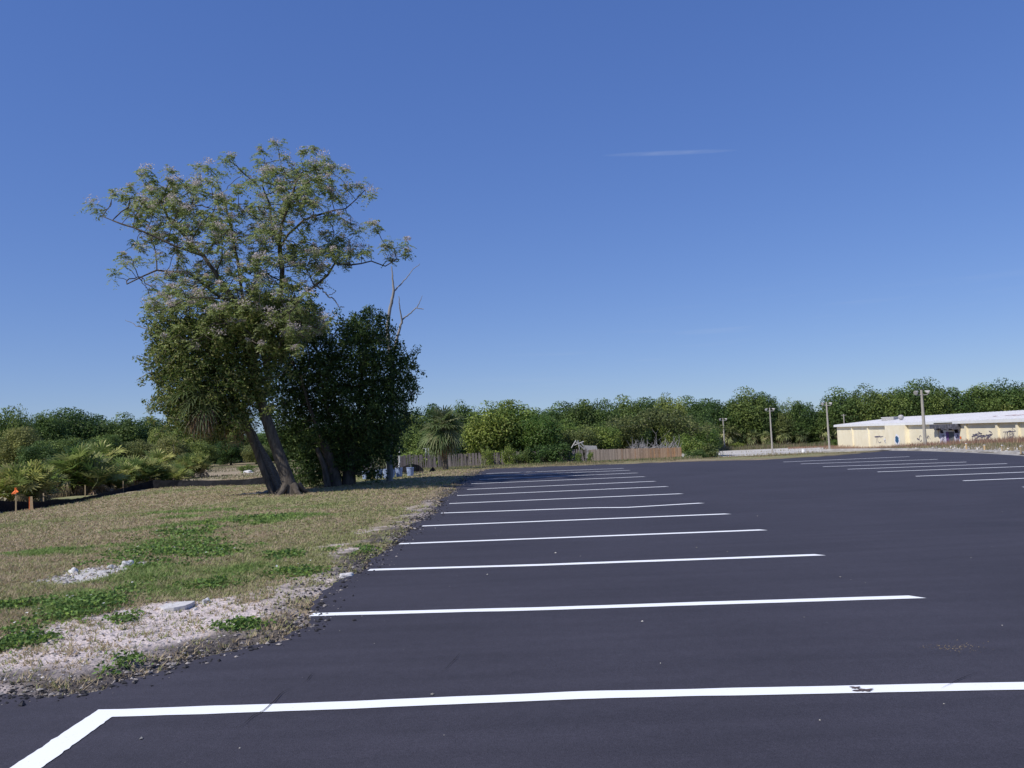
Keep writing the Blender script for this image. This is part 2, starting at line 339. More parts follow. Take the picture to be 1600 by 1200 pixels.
def mat_line():
    m, t = newmat('line_paint'); L = t.links.new
    out = N(t, 'ShaderNodeOutputMaterial'); b = N(t, 'ShaderNodeBsdfPrincipled'); L(b.outputs[0], out.inputs[0]); b.inputs['Roughness'].default_value = .7; b.inputs['Specular IOR Level'].default_value = .3
    co = N(t, 'ShaderNodeTexCoord'); n = N(t, 'ShaderNodeTexNoise'); n.inputs['Scale'].default_value = 55; n.inputs['Detail'].default_value = 8; n.inputs['Roughness'].default_value = .7; L(co.outputs['Object'], n.inputs[0])
    r = N(t, 'ShaderNodeValToRGB'); L(n.outputs[0], r.inputs[0]); e = r.color_ramp.elements
    e[0].position = .24; e[0].color = (.3, .3, .33, 1); e[1].position = .38; e[1].color = (.86, .87, .88, 1)
    L(r.outputs[0], b.inputs['Base Color']); return m
M['line'] = mat_line()

# ------------------------------------------------------------------ land, lot and painted lines
def P2(poly_px, z=0.0): return [tuple(G(x, y, z)[:2]) for x, y in poly_px]
strip_poly = P2([(-60, 1072), (60, 1071), (150, 1076), (140, 1083), (60, 1086), (-60, 1094)])
sand_poly = P2([(-60, 990), (60, 975), (160, 962), (250, 945), (330, 938), (400, 955), (425, 985), (380, 1008), (300, 1028), (230, 1052), (170, 1072), (-60, 1092)])
bare_poly = P2([(400, 905), (440, 895), (460, 930), (430, 965), (395, 960)])
green_poly = P2([(185, 872), (250, 812), (330, 800), (410, 798), (420, 812), (370, 835), (345, 880), (270, 888), (215, 884)])
green2 = P2([(-40, 975), (0, 945), (60, 945), (130, 925), (190, 940), (170, 972), (90, 990), (-40, 985)])
shell_poly = P2([(72, 912), (110, 898), (165, 890), (215, 884), (228, 892), (190, 902), (130, 912), (80, 917)])
def ground_mix(x, y):
    """weights of sand, green, shell, tan at a ground point"""
    w = (fbm(x, y, .9, 11)-.5)
    sand = sstep(-.35, .25, poly_dist(x, y, sand_poly)+w*1.3)
    sand = np.maximum(sand, .7*sstep(-.3, .2, poly_dist(x, y, bare_poly)+w*1.6))
    dd_ = -poly_dist(x, y, lot_poly); sand = np.maximum(sand, .8*sstep(.9, .2, dd_+(fbm(x, y, 1.2, 15)-.5)*2.2)*sstep(.42, .6, fbm(x, y, .5, 16))*(y < 22)*(x < 3))
    sand = np.maximum(sand, sstep(-.05, .05, poly_dist(x, y, strip_poly)+w*.12))
    green = sstep(-.7, .7, poly_dist(x, y, green_poly)+(fbm(x*.6, y, 1.6, 5)-.5)*7.5)*sstep(.3, .6, fbm(x, y, 1.1, 6))
    green = np.maximum(green, sstep(-.1, .2, poly_dist(x, y, green2)+w*1.4-.25)*.8)
    shell = sstep(-.12, .08, poly_dist(x, y, shell_poly)+w*.8)
    return sand, green, shell
def ground_color(x, y):
    sand, green, shell = ground_mix(x, y)
    n1 = fbm(x, y, 5.5, 21); n2 = fbm(x, y, .7, 31)
    tan_ = np.array((.32, .265, .17)); olive = np.array((.22, .23, .105)); gr = np.array((.15, .20, .065)); sandc = np.array((.57, .49, .46)); sh = np.array((.52, .5, .48))
    k = sstep(.40, .60, n1*.75+n2*.25)[..., None]
    c = tan_*(1-k)+olive*k
    d = -poly_dist(x, y, lot_poly)
    verge = (sstep(3.6, .6, d+(n1-.5)*2)*.75)[..., None]; c = c*(1-verge)+np.array((.235, .185, .12))*verge
    c = c*(1-green[..., None])+gr*green[..., None]
    c = c*(1-sand[..., None])+sandc*sand[..., None]
    c = c*(1-shell[..., None])+sh*shell[..., None]
    # dark crumbling lip of old asphalt
    lip = (sstep(.75, .10, d+(fbm(x, y, .35, 41)-.5)*1.0)*sstep(.38, .55, fbm(x, y, .8, 43)) * (y < 45))[..., None]
    c = c*(1-lip*.85)+np.array((.045, .042, .045))*lip*.85
    # beyond the lot
    far = sstep(50, 70, y)[..., None]
    c = c*(1-far)+(np.array((.27, .215, .13))*(1-k)+np.array((.13, .14, .06))*k)*far
    # white shell yard beyond the lot, right of the wooden fence
    yard = poly_dist(x, y, [(22, 112), (52, 110), (60, 128), (60, 150), (68, 166), (35, 166), (26, 140)])+(fbm(x, y, 6, 51)-.5)*5
    ya = sstep(-1.5, 1.5, yard)[..., None]; c = c*(1-ya)+(np.array((.44, .42, .39))+.16*(fbm(x, y, 4, 53)-.3)[..., None])*ya
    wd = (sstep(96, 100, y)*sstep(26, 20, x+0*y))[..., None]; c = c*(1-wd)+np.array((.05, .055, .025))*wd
    path = poly_dist(x, y, [(-24, 41), (-11, 41), (-15, 60), (-25, 74), (-34, 68)])+(fbm(x, y, 5, 52)-.5)*9
    pa = (sstep(-1.5, 1.5, path)*.75)[..., None]; c = c*(1-pa)+np.array((.34, .27, .19))*pa
    # stony verge behind the right-hand kerb
    rv = (sstep(20.5, 21.5, x)*sstep(34, 25, x)*sstep(60, 45, y))[..., None]
    c = c*(1-rv)+(np.array((.25, .22, .15))*(1-k)+np.array((.40, .37, .32))*k)*rv
    return c
xs = np.concatenate([-np.geomspace(2500, 44, 26), np.arange(-40, -18, .5), np.arange(-18, .3, .085), np.arange(.5, 26, .5), np.arange(26, 110, 2.), np.geomspace(112, 2500, 22)])
ys = np.concatenate([-np.geomspace(400, 12, 8), np.arange(-8, 3, 1.), np.arange(3.2, 16, .07), np.arange(16, 30, .12), np.arange(30, 52, .25), np.arange(52, 200, 2.), np.geomspace(204, 4500, 26)])
GX, GY = np.meshgrid(xs, ys)
ldist = poly_dist(GX, GY, lot_poly)
rough = (fbm(GX, GY, .45, 61)-.5)*.07*(GY < 50)+(fbm(GX, GY, 2.5, 62)-.5)*.10*(GY < 60)
rise = sstep(.12, -.30, ldist+(fbm(GX, GY, .3, 63)-.5)*.5)
GZ = hz(GX, GY)-.06*(1-rise)+rise*(.012+rough*(.35+.65*sstep(0, -1.5, ldist)))
GZ = np.where((GX > 19) & (GY < 60), np.where(rise > .01, hz(GX, GY)+.06+rough*.5, GZ), GZ)
GZ = GZ-.02*np.minimum(1, sstep(0, 1, ldist))
ny, nx = GX.shape
gb = MB(); idx = np.arange(nx*ny).reshape(ny, nx)
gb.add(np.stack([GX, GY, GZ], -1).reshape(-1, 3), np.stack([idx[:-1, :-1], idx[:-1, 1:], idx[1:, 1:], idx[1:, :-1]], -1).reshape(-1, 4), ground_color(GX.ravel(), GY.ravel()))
ground = gb.build('ground', M['ground'], smooth=True); tag(ground, kind='structure')

def jag(poly, step, amp, seed):
    out = []
    for i in range(len(poly)-1):
        a = np.array(poly[i]); b = np.array(poly[i+1]); L = np.linalg.norm(b-a); n = max(1, int(L/step))
        nr = np.array([-(b-a)[1], (b-a)[0]])/(L+1e-9)
        for k in range(n):
            p = a+(b-a)*k/n; w = ((fbm(p[0]*1.0, p[1]*1.0, 1.1, seed, 5)-.5)*amp*2.2+(fbm(p[0], p[1], .12, seed+3, 2)-.5)*amp*.35)
            out.append(p+nr*w)
    out.append(np.array(poly[-1])); return out
left_edge = jag([tuple(p) for p in E1]+[tuple(p) for p in E2], .06, .30, 71)
outline = [np.array((-14, -12.)), np.array((-14, 3.9))]+left_edge+[np.array(k) for k in KERB]
import bmesh
bm = bmesh.new()
vs = [bm.verts.new((p[0], p[1], 0.0)) for p in outline]
bm.faces.new(vs); bmesh.ops.triangulate(bm, faces=bm.faces[:])
me = bpy.data.meshes.new('parking_lot'); bm.to_mesh(me); bm.free()
me.flip_normals() if me.polygons[0].normal.z < 0 else None
me.polygons.foreach_set('use_smooth', np.zeros(len(me.polygons), bool)); me.materials.append(M['asphalt'])
lot = bpy.data.objects.new('parking_lot', me); col.objects.link(lot); tag(lot, kind='structure')

def ribbon(pts, w, z, name, parent, mat, wob=.011, seed=0, cut=0.0, start=None):
    """flat painted line with slightly wandering edges"""
    pts = np.asarray(pts, float); d = np.cumsum(np.r_[0, np.linalg.norm(np.diff(pts, axis=0), axis=1)])
    n = max(3, int(d[-1]/.08)); t = np.linspace(0, d[-1], n)
    x = np.interp(t, d, pts[:, 0]); y = np.interp(t, d, pts[:, 1]); p = np.stack([x, y], 1)
    tg = norm(np.gradient(p, axis=0)); nr = np.stack([-tg[:, 1], tg[:, 0]], 1)
    a = (fbm(t, t*0+seed, .5, seed, 4)-.5)[:, None]*wob*2; b = (fbm(t, t*0+seed+9, .5, seed+3, 4)-.5)[:, None]*wob*2
    wander = (fbm(t, t*0, 2.2, seed+7, 2)-.5)[:, None]*.03
    A = p+nr*(w/2+a+wander); B = p-nr*(w/2+b-wander)
    A[-1] -= tg[-1]*cut
    if start is not None: A[0] = start[0]; B[0] = start[1]
    V = np.vstack([np.c_[A, np.full(n, z)], np.c_[B, np.full(n, z)]]); i = np.arange(n-1)
    mb = MB(); mb.add(V, np.stack([i+n, i+n+1, i+1, i], 1)); return mb.build(name, mat, parent)
LP = [(166, 1115), (486, 961), (576, 891), (624, 850), (660, 822), (689, 802), (702, 787), (714.4, 774.4), (729.7, 764.8), (736, 756), (749, 749.4), (756, 744), (760, 740)]
RP = [None, (1443, 933), (1288, 867), (1198, 828), (1141.8, 803), (1100, 786), (1068, 771.4), (1045.3, 760.2), (1025.7, 752), (1009.3, 744.7), (998, 739), (985.8, 734.8), (976, 731.8)]
MIDS = {0: [(440, 1106), (900, 1087), (1340, 1077)], 1: [(860, 951), (1100, 943)], 2: [(850, 883)], 5: [(930, 793.5), (980, 793)]}
n_line = 0
MITRE = (G(154, 1109.5)[:2], G(174, 1121.5)[:2])
def paint(pts, w, seed, cut=0.0):
    ribbon(pts, w, .004, 'parking_line', lot, M['line'], seed=seed, cut=cut, start=MITRE if seed == 0 else None)
for i, a in enumerate(LP):
    A = G(*a)[:2]
    if i == 0:
        pts = [A]+[G(*m)[:2] for m in MIDS[0]]+[G(1640, 1071)[:2]]
    else:
        pts = [A]+[G(*m)[:2] for m in MIDS.get(i, [])]+[G(*RP[i])[:2]]
    paint(pts, .135 if i else .145, i, cut=.10)
qa, qb, qc, qd = [np.array((*q_, .0045)) for q_ in (MITRE[0], MITRE[1], G(-58, 1290)[:2], G(-119, 1290)[:2])]
mb = MB(); tt = np.linspace(0, 1, 40)[:, None]; ea = qa+(qd-qa)*tt; eb = qb+(qc-qb)*tt
ea[1:-1, :2] += (np.random.default_rng(1).normal(0, .003, (38, 2))); eb[1:-1, :2] += (np.random.default_rng(2).normal(0, .003, (38, 2)))
mb.add(np.vstack([ea, eb]), [(i+1, i, i+40, i+41) for i in range(39)]); mb.build('parking_line', M['line'], lot)
RL = [(1223.8, 722), (1250.8, 725), (1285.8, 729.3), (1324.5, 733.3), (1371.3, 737.5), (1430.5, 744.3), (1505, 751.3), (1598.8, 761.3)]
RR = [(1421, 713.5), (1465, 717.8), (1510, 722), (1573.8, 724.5), (1640, 727.5), (1700, 734), (1760, 741), (1830, 752)]
for i, (a, b) in enumerate(zip(RL, RR)):
    paint([G(*a)[:2], G(*b)[:2]], .13, 50+i)
# dark cracks in the sealer
def crack(px, w, seed):
    w = w*.5
    pts = [G(*p)[:2] for p in px]; pts = jag([tuple(p) for p in pts], .05, .035, seed)
    for k, p in enumerate(pts): pts[k] = p
    p = np.array(pts); n = len(p); tg = norm(np.gradient(p, axis=0)); nr = np.stack([-tg[:, 1], tg[:, 0]], 1)
    ww = w*(.3+fbm(np.arange(n)*1., np.zeros(n), 3, seed))[:, None]*np.minimum(1, np.minimum(np.arange(n), n-1-np.arange(n))/4)[:, None]
    V = np.vstack([np.c_[p+nr*ww, np.full(n, .009)], np.c_[p-nr*ww, np.full(n, .009)]]); i = np.arange(n-1)
    return V, np.stack([i+n, i+n+1, i+1, i], 1)
M['crack'] = mat_basic('crack_dark', (.012, .012, .014), 1, .05, var=.2)
cb = MB()
for k, c in enumerate([[(466, 1072), (445, 1082), (430, 1098), (412, 1112), (396, 1120), (372, 1142)], [(490, 1050), (478, 1064), (468, 1074)], [(1530, 1052), (1500, 1064), (1470, 1078)], [(830, 1045), (800, 1052), (790, 1060)], [(720, 1020), (700, 1040), (690, 1052)]]):
    cb.add(*crack(c, .006, 80+k))
cb.build('crack', M['crack'], lot)
# small worn gap and scuff in the near line
M['scuff'] = mat_basic('scuffed_asphalt', (.03, .029, .038), .9, .3, c2=(.14, .10, .09), scale=40)
def blotch(px, r, rx, ry, z, name, mat, parent, seed):
    c = G(*px)[:2]; n = 22; V = []
    for k in range(n):
        a = k/n*2*math.pi; q = .45+1.1*random.Random(seed*100+k).random()
        V.append((c[0]+math.cos(a)*rx*q, c[1]+math.sin(a)*ry*q, z))
    V.append((c[0], c[1], z)); mb = MB(); mb.add(V, [(k, (k+1) % n, n) for k in range(n)]); return mb.build(name, mat, parent)
blotch((1350, 1080), 0, .055, .03, .0085, 'scuff', M['scuff'], lot, 3)
blotch((1337, 1076), 0, .03, .02, .0085, 'scuff', M['scuff'], lot, 4)

# kerb on the right of the lot
kb = [(18.4, 48.2), (19.4, 47.2), (20.3, 45.8)]+KERB[1:]
kk = np.array(kb)
def sweep(pts, prof, mat, name, parent=None, closed=False):
    pts = np.asarray(pts, float); tg = norm(np.gradient(pts, axis=0)); nr = np.stack([-tg[:, 1], tg[:, 0]], 1)
    V = np.array([[*(p+n*a), b] for p, n in zip(pts, nr) for a, b in prof]); m = len(prof)
    fs = [(i*m+j, i*m+j+1, (i+1)*m+j+1, (i+1)*m+j) for i in range(len(pts)-1) for j in range(m-1)]
    mb = MB(); mb.add(V, fs); return mb.build(name, mat, parent)
d = np.cumsum(np.r_[0, np.linalg.norm(np.diff(kk, axis=0), axis=1)]); tt = np.linspace(0, d[-1], 90)
ks = np.stack([np.interp(tt, d, kk[:, 0]), np.interp(tt, d, kk[:, 1])], 1)
for _ in range(6): ks[1:-1] = (ks[:-2]+ks[1:-1]*2+ks[2:])/4
kerb = sweep(ks, [(-.34, -.3), (-.34, .006), (-.02, .014), (0, .095), (.05, .11), (.22, .11), (.24, .09), (.24, -.3)], M['concrete'], 'kerb'); tag(kerb, kind='structure')

# ------------------------------------------------------------------ grass, weeds, gravel
def scatter(n, x0, x1, y0, y1, seed):
    r = np.random.default_rng(seed)
    u = r.random(n); a = 1/y0; b = 1/y1; y = 1/(a+(b-a)*u)
    xl = np.maximum(-y*.70-1.0, x0); xh = np.full(n, x1)*1.0
    x = xl+(xh-xl)*r.random(n); return x, y, r
def blades(x, y, r, per, hgt, wid, cols, lean=.6):
    n = len(x)*per; X = np.repeat(x, per)+r.normal(0, .018, n)*np.repeat(hgt, per)/.05; Y = np.repeat(y, per)+r.normal(0, .018, n)*np.repeat(hgt, per)/.05
    Hh = np.repeat(hgt, per)*(.5+r.random(n)); Wd = np.repeat(wid, per)*(.6+.8*r.random(n))
    Z = np.interp(X, xs, np.zeros(len(xs)))+gz(X, Y)
    az = r.random(n)*2*math.pi; ln = lean*(r.random(n)+.2); dx = np.cos(az)*ln; dy = np.sin(az)*ln
    sx = -np.sin(az+r.normal(0, .5, n)); sy = np.cos(az)
    b1 = np.stack([X-sx*Wd, Y-sy*Wd, Z-.01], 1); b2 = np.stack([X+sx*Wd, Y+sy*Wd, Z-.01], 1); tp = np.stack([X+dx*Hh, Y+dy*Hh, Z+Hh], 1)
    V = np.stack([b1, b2, tp], 1).reshape(-1, 3); C = np.repeat(np.repeat(cols, per, 0)*(.86+.28*r.random((n, 1))), 3, 0)
    return V, np.arange(3*n).reshape(-1, 3), C
def gz(X, Y):
    """height of the built ground mesh"""
    i = np.clip(np.searchsorted(xs, X)-1, 0, nx-2); j = np.clip(np.searchsorted(ys, Y)-1, 0, ny-2)
    fx = (X-xs[i])/(xs[i+1]-xs[i]); fy = (Y-ys[j])/(ys[j+1]-ys[j])
    return (GZ[j, i]*(1-fx)+GZ[j, i+1]*fx)*(1-fy)+(GZ[j+1, i]*(1-fx)+GZ[j+1, i+1]*fx)*fy
x, y, r = scatter(250000, -19, 1.5, 4.2, 47, 101)
dl = -poly_dist(x, y, lot_poly)
sand, green, shell = ground_mix(x, y)
keep = (dl > -.06) & (x < 1.2) & (r.random(len(x)) < (1-.93*sand)*(1-.9*shell)*np.where(dl < .25+.9*fbm(x, y, .9, 66), .22, 1))
keep &= ~((x < -15.6) & (y > 23) )
x, y, dl, sand, green = x[keep], y[keep], dl[keep], sand[keep], green[keep]
n1 = fbm(x, y, 5.5, 21); n2 = fbm(x, y, .7, 31); k = sstep(.40, .60, n1*.75+n2*.25)
fr = r.random(len(x))
straw = np.array((.43, .345, .225)); ol = np.array((.295, .305, .13)); gg = np.array((.20, .28, .08))
isg = fr < (.30+.58*k+.6*green)
cols = np.where(isg[:, None], ol, straw); cols = np.where((green > r.random(len(x))*.8+.1)[:, None], gg, cols)
hh = (.012+.016*r.random(len(x))+.014*fbm(x, y, 1.5, 33)+.010*green)*(1+y/60)
gbm = MB(); V, Fc, C = blades(x, y, r, 4, hh, .0034*(1+y/6), cols, 1.9); gbm.add(V, Fc, C)
g = gbm.build('grass', M['grass']); tag(g, 'short patchy lawn of straw and green grass left of the parking lot', 'grass', kind='stuff')
# leafy weeds: bright low patches
wx, wy, r = scatter(150000, -19, 1.0, 4.2, 40, 202)
sand, green, shell = ground_mix(wx, wy); w2 = fbm(wx, wy, 1.3, 77)
spots = [(68, 978, .34, .2), (135, 950, .45, .34), (25, 955, .45, .2), (20, 1010, .28, .14), (200, 972, .2, .1), (345, 915, .28, .16), (460, 898, .28, .14), (150, 1045, .25, .1), (370, 982, .22, .1), (560, 862, .4, .16), (440, 872, .3, .16), (265, 860, .7, .6), (320, 868, .6, .4), (300, 830, .7, .7), (395, 815, .8, .5)]
ws = np.zeros(len(wx))
for a, b, rx, ry in spots:
    c = G(a, b); sc = 1.0 if b > 900 else 1.3
    ws = np.maximum(ws, np.exp(-(((wx-c[0])/(rx*sc))**2+((wy-c[1])/(ry*2.2*sc))**2)*1.0))
prob = np.clip(green*sstep(.46, .62, w2)*sstep(.4, .6, fbm(wx, wy*.6, .8, 79))*.5+ws**1.5*.75*sstep(.35, .6, fbm(wx, wy, .35, 78))-.05, 0, 1)*(poly_dist(wx, wy, lot_poly) < -.05)
kp = r.random(len(wx)) < prob; wx, wy, ws = wx[kp], wy[kp], ws[kp]
n = len(wx); per = 5; X = np.repeat(wx, per)+r.normal(0, .05, n*per); Y = np.repeat(wy, per)+r.normal(0, .05, n*per)
Z = gz(X, Y)+.01+r.random(n*per)*(.03+.04*np.repeat(ws, per)); ax = norm(unit(n*per, r)*np.array((1, 1, .45))+np.array((0, 0, .25))); sd_ = norm(np.cross(ax, unit(n*per, r)))
C = np.array((.13, .215, .055))*(.6+.9*r.random((n*per, 1)))*np.where(r.random((n*per, 1)) < .2, (1.35, 1.2, .9), (1, 1, 1))
wb = MB(); wb.leaves(np.stack([X, Y, Z], 1), ax, sd_, .030*(1+Y/14), .017*(1+Y/14), C)
w = wb.build('weeds', M['grass']); tag(w, 'bright green leafy weeds in low patches across the dry lawn', 'weeds', kind='stuff')
# small white blossoms dotted over the weeds
kp = r.random(len(wx)) < .02
wf = MB(); c = np.stack([wx[kp], wy[kp], gz(wx[kp], wy[kp])+.10], 1); m = len(c)
a_ = norm(unit(m)*np.array((1, 1, .3))); b_ = norm(np.cross(a_, np.array((0, 0, 1.))+unit(m)*.3)); wf.leaves(c, a_, b_, .032, .032, np.tile((.75, .75, .72), (m, 1)))
t_ = wf.build('clover_blossom', M['grass']); tag(t_, 'tiny white blossoms dotted over the green weeds', 'wildflowers', kind='stuff')

def rocks(c, sz, r, cols, flat=.6):
    """irregular six-sided stones: squashed octahedra with jittered corners"""
    n = len(c); base = np.array([(1, 0, 0), (0, 1, 0), (-1, 0, 0), (0, -1, 0), (0, 0, 1), (0, 0, -1), (.7, .7, .5), (-.7, .6, .55), (.6, -.7, .5), (-.6, -.7, .45)], float)[:6]
    v = base[None]*(.6+.8*r.random((n, 6, 1)))*np.array((1, 1, flat))*sz[:, None, None]
    a = r.random(n)*6.28; R = np.zeros((n, 3, 3)); R[:, 0, 0] = np.cos(a); R[:, 0, 1] = -np.sin(a); R[:, 1, 0] = np.sin(a); R[:, 1, 1] = np.cos(a); R[:, 2, 2] = 1
    v = np.einsum('nij,nkj->nki', R, v)+c[:, None]
    f = np.array([(0, 1, 4), (1, 2, 4), (2, 3, 4), (3, 0, 4), (1, 0, 5), (2, 1, 5), (3, 2, 5), (0, 3, 5)])
    return v.reshape(-1, 3), (np.arange(n)[:, None, None]*6+f).reshape(-1, 3), np.repeat(cols, 6, 0)
# crumbs of asphalt and stones along the broken lip
ed = np.array(left_edge); ed = ed[(ed[:, 1] < 46)]
r = np.random.default_rng(303); n = 7000; ii = (r.random(n)**1.5*len(ed)*.8).astype(int)
c = ed[ii]+r.normal(0, 1, (n, 2))*np.array((.16, .10))+np.array((-.10, .05))
sz = .006+.02*r.random(n)**3; dark = r.random(n) < .72
cols = np.where(dark[:, None], np.array((.035, .034, .038)), np.array((.30, .27, .25)))*(.6+.8*r.random((n, 1)))
z = np.maximum(gz(c[:, 0], c[:, 1]), np.where(poly_dist(c[:, 0], c[:, 1], lot_poly) > 0, 0, -1))+sz*.25
rb = MB(); rb.add(*rocks(np.c_[c, z], sz, r, cols))
# stones and shell grit in the sand
x, y, r = scatter(60000, -19, 1, 4.2, 20, 304); sand, green, shell = ground_mix(x, y)
kp = r.random(len(x)) < sand*.22+shell*.9+.006; x, y, sh2 = x[kp], y[kp], shell[kp]
kp = poly_dist(x, y, lot_poly) < -.02; x, y, sh2 = x[kp], y[kp], sh2[kp]; n = len(x)
sz = (.005+.016*r.random(n)**3)*(1+.7*sh2); cols = np.array((.42, .39, .37))*(.5+.9*r.random((n, 1)))*(1+.4*sh2[:, None])
cols = np.where(r.random((n, 1)) < .25, cols*.35, cols)
rb.add(*rocks(np.stack([x, y, gz(x, y)+sz*.2], 1), sz, r, cols))
# stones behind the right-hand kerb
n = 2500; x = 21.3+10*r.random(n)**1.4; y = 22+26*r.random(n); sz = .02+.09*r.random(n)**4
cols = np.array((.5, .47, .43))*(.5+.8*r.random((n, 1))); rb.add(*rocks(np.stack([x, y, gz(x, y)+sz*.2], 1), sz, r, cols))
n = 130; x = -3+22*r.random(n); y = 1/(1/4.2+(1/36-1/4.2)*r.random(n)); k = poly_dist(x, y, lot_poly) > .2; x, y = x[k], y[k]; n = len(x)
sz = .004+.012*r.random(n)**2; rb.add(*rocks(np.stack([x, y, sz*.4], 1), sz, r, np.array((.5, .47, .42))*(.4+.8*r.random((n, 1)))))
c_ = G(1480, 1012); n = 130; x = c_[0]+r.normal(0, .10, n)+.05; y = c_[1]+r.normal(0, .06, n); sz = .0015+.0035*r.random(n); rb.add(*rocks(np.stack([x, y, sz*.4], 1), sz, r, np.array((.24, .19, .13))*(.5+.8*r.random((n, 1)))))
o = rb.build('gravel', M['crumb']); tag(o, 'loose asphalt crumbs and pale pebbles along the broken edge of the lot', 'gravel', kind='stuff')

def stone(name, px, z, size, mat, label, cat, seed, group=None, parent=None):
    """one lumpy stone: subdivided cube pushed about by noise"""
    bm = bmesh.new(); bmesh.ops.create_icosphere(bm, subdivisions=3, radius=1)
    rr = random.Random(seed); ph = [rr.random()*10 for _ in range(3)]
    for v in bm.verts:
        c = v.co; k = 1+.28*math.sin(c.x*2.7+ph[0])*math.cos(c.y*3.1+ph[1])+.16*math.sin(c.z*5+ph[2]+c.x*4)
        v.co = Vector((c.x*size[0]*k, c.y*size[1]*k, max(c.z, -.5)*size[2]*k))
    me = bpy.data.meshes.new(name); bm.to_mesh(me); bm.free(); me.materials.append(mat)
    o = bpy.data.objects.new(name, me); col.objects.link(o); p = G(*px) if len(px) == 2 else px
    o.location = (p[0], p[1], float(gz(p[0], p[1]))+size[2]*.35+z); o.rotation_euler = (0, 0, rr.random()*6)
    return tag(o, label, cat, group)
sl_ = MB(); c = G(275, 951); gz0 = float(gz(c[0], c[1]))
ang = np.linspace(0, 2*math.pi, 11)[:-1]; rad = np.array([.17, .19, .15, .17, .21, .18, .14, .17, .16, .18])
top = np.stack([c[0]+np.cos(ang)*rad*.95, c[1]+np.sin(ang)*rad*1.1, np.full(10, gz0+.032)], 1); bot = top-np.array((0, 0, .05))
for i in range(10): top[i, 2] += .012*math.cos(ang[i])
V = np.vstack([top*1.0, bot, top.mean(0)[None]]); 
sl_.add(V, [(i, (i+1) % 10, 20) for i in range(10)]); sl_.add(V, [(i+10, (i+1) % 10+10, (i+1) % 10, i) for i in range(10)])
o = sl_.build('concrete_slab', M['slab']); tag(o, 'flat broken grey concrete piece lying on the sandy patch', 'rubble')
stone('rock', (322, 944), 0, (.05, .035, .04), M['stone'], 'knobbly white rock right of the flat grey slab', 'rock', 1)
stone('rock', (305, 953), 0, (.022, .02, .018), M['stone'], 'tiny white stone between the grey slab and the knobbly white rock', 'rock', 2)
for k, (a, b, s) in enumerate([(115, 899, .07), (172, 892, .05), (200, 889, .085)]):
    stone('rock', (a, b), 0, (s, s*.8, s*.7), M['stone'], ['white lump of rubble at the left end of the pale shell streak', 'small white rubble lump midway along the pale shell streak', 'white rubble lumps at the right end of the pale shell streak'][k], 'rock', 5+k)
stone('rock', (388, 738.5), 0, (.42, .3, .13), M['stone'], 'white lump lying at the far edge of the sandy clearing', 'rock', 14)
stone('rock', (541, 900), 0, (.10, .07, .05), M['slab'], 'pinkish grey rock at the crumbling asphalt edge near the third line', 'rock', 12)

# ------------------------------------------------------------------ tree machinery
def colonize(attr, nodes, parents, step, kill, iters=160, grav=0.0, seed=0):
    A = np.asarray(attr, float); nodes = [np.asarray(n, float) for n in nodes]; parents = list(parents)
    nd = np.full(len(A), 1e9); ni = np.zeros(len(A), int); alive = np.ones(len(A), bool)
    def upd(start):
        Nn = np.array(nodes[start:])
        dd = np.linalg.norm(A[:, None]-Nn[None], axis=2); j = dd.argmin(1); m = dd[np.arange(len(A)), j]
        b = m < nd; nd[b] = m[b]; ni[b] = j[b]+start
    upd(0); rr = np.random.default_rng(seed)
    for it in range(iters):
        alive &= nd > kill
        if not alive.any(): break
        st = len(nodes); ids = np.unique(ni[alive])
        for i in ids:
            s = alive & (ni == i); d = norm(A[s]-nodes[i]).sum(0)+rr.normal(0, .25, 3); 
            d = d/(np.linalg.norm(d)+1e-9); d = norm(d+np.array((0, 0, grav)))
            nodes.append(nodes[i]+d*step); parents.append(i)
        upd(st)
    return np.array(nodes), parents
def skeleton_mesh(nodes, parents, rtip, expo, minr, sides=5, col3=None, maxr=9):
    n = len(nodes); kids = [[] for _ in range(n)]
    for i, p in enumerate(parents):
        if p >= 0: kids[p].append(i)
    rad = np.zeros(n)
    for i in range(n-1, -1, -1):
        rad[i] = rtip if not kids[i] else (sum(rad[k]**expo for k in kids[i]))**(1/expo)
    # parents always precede children except for seeds; a second pass keeps it monotone
    rad = np.minimum(np.maximum(rad, minr), maxr)
    mb = MB(); done = set()
    stack = [(i, None) for i in range(n) if parents[i] < 0]
    while stack:
        i, start = stack.pop(); chain = ([start] if start is not None else [])+[i]; j = i
        while kids[j]:
            ks = sorted(kids[j], key=lambda q: -rad[q]); 
            for q in ks[1:]: stack.append((q, j))
            j = ks[0]; chain.append(j)
        if len(chain) > 1:
            pts = nodes[chain]; rr = rad[chain].copy()
            if start is not None: rr[0] = rr[1]
            mb.tube(pts, rr, sides if rr.max() < .06 else 9, cap=False)
    tips = np.array([i for i in range(n) if not kids[i]]); return mb, tips, rad
def seed_chain(polys):
    """polys: list of (parent index or None/(poly,i), [3D points]) -> nodes, parents; subdivided"""
    nodes = []; par = []; ends = []
    for pr, pts in polys:
        last = -1
        if pr is not None:
            q = np.asarray(pts[0]); last = int(np.argmin([np.linalg.norm(np.array(n)-q) for n in nodes])); pts = pts[1:]
            prev = np.array(nodes[last])
        else: prev = None
        for p in pts:
            p = np.asarray(p, float)
            if prev is not None:
                k = max(1, int(np.linalg.norm(p-prev)/.3))
                for s in range(1, k+1):
                    q = prev+(p-prev)*s/k+ (RNG.normal(0, .012, 3) if s < k else 0); nodes.append(q); par.append(last); last = len(nodes)-1
            else: nodes.append(p); par.append(-1); last = len(nodes)-1
            prev = p
    return nodes, par
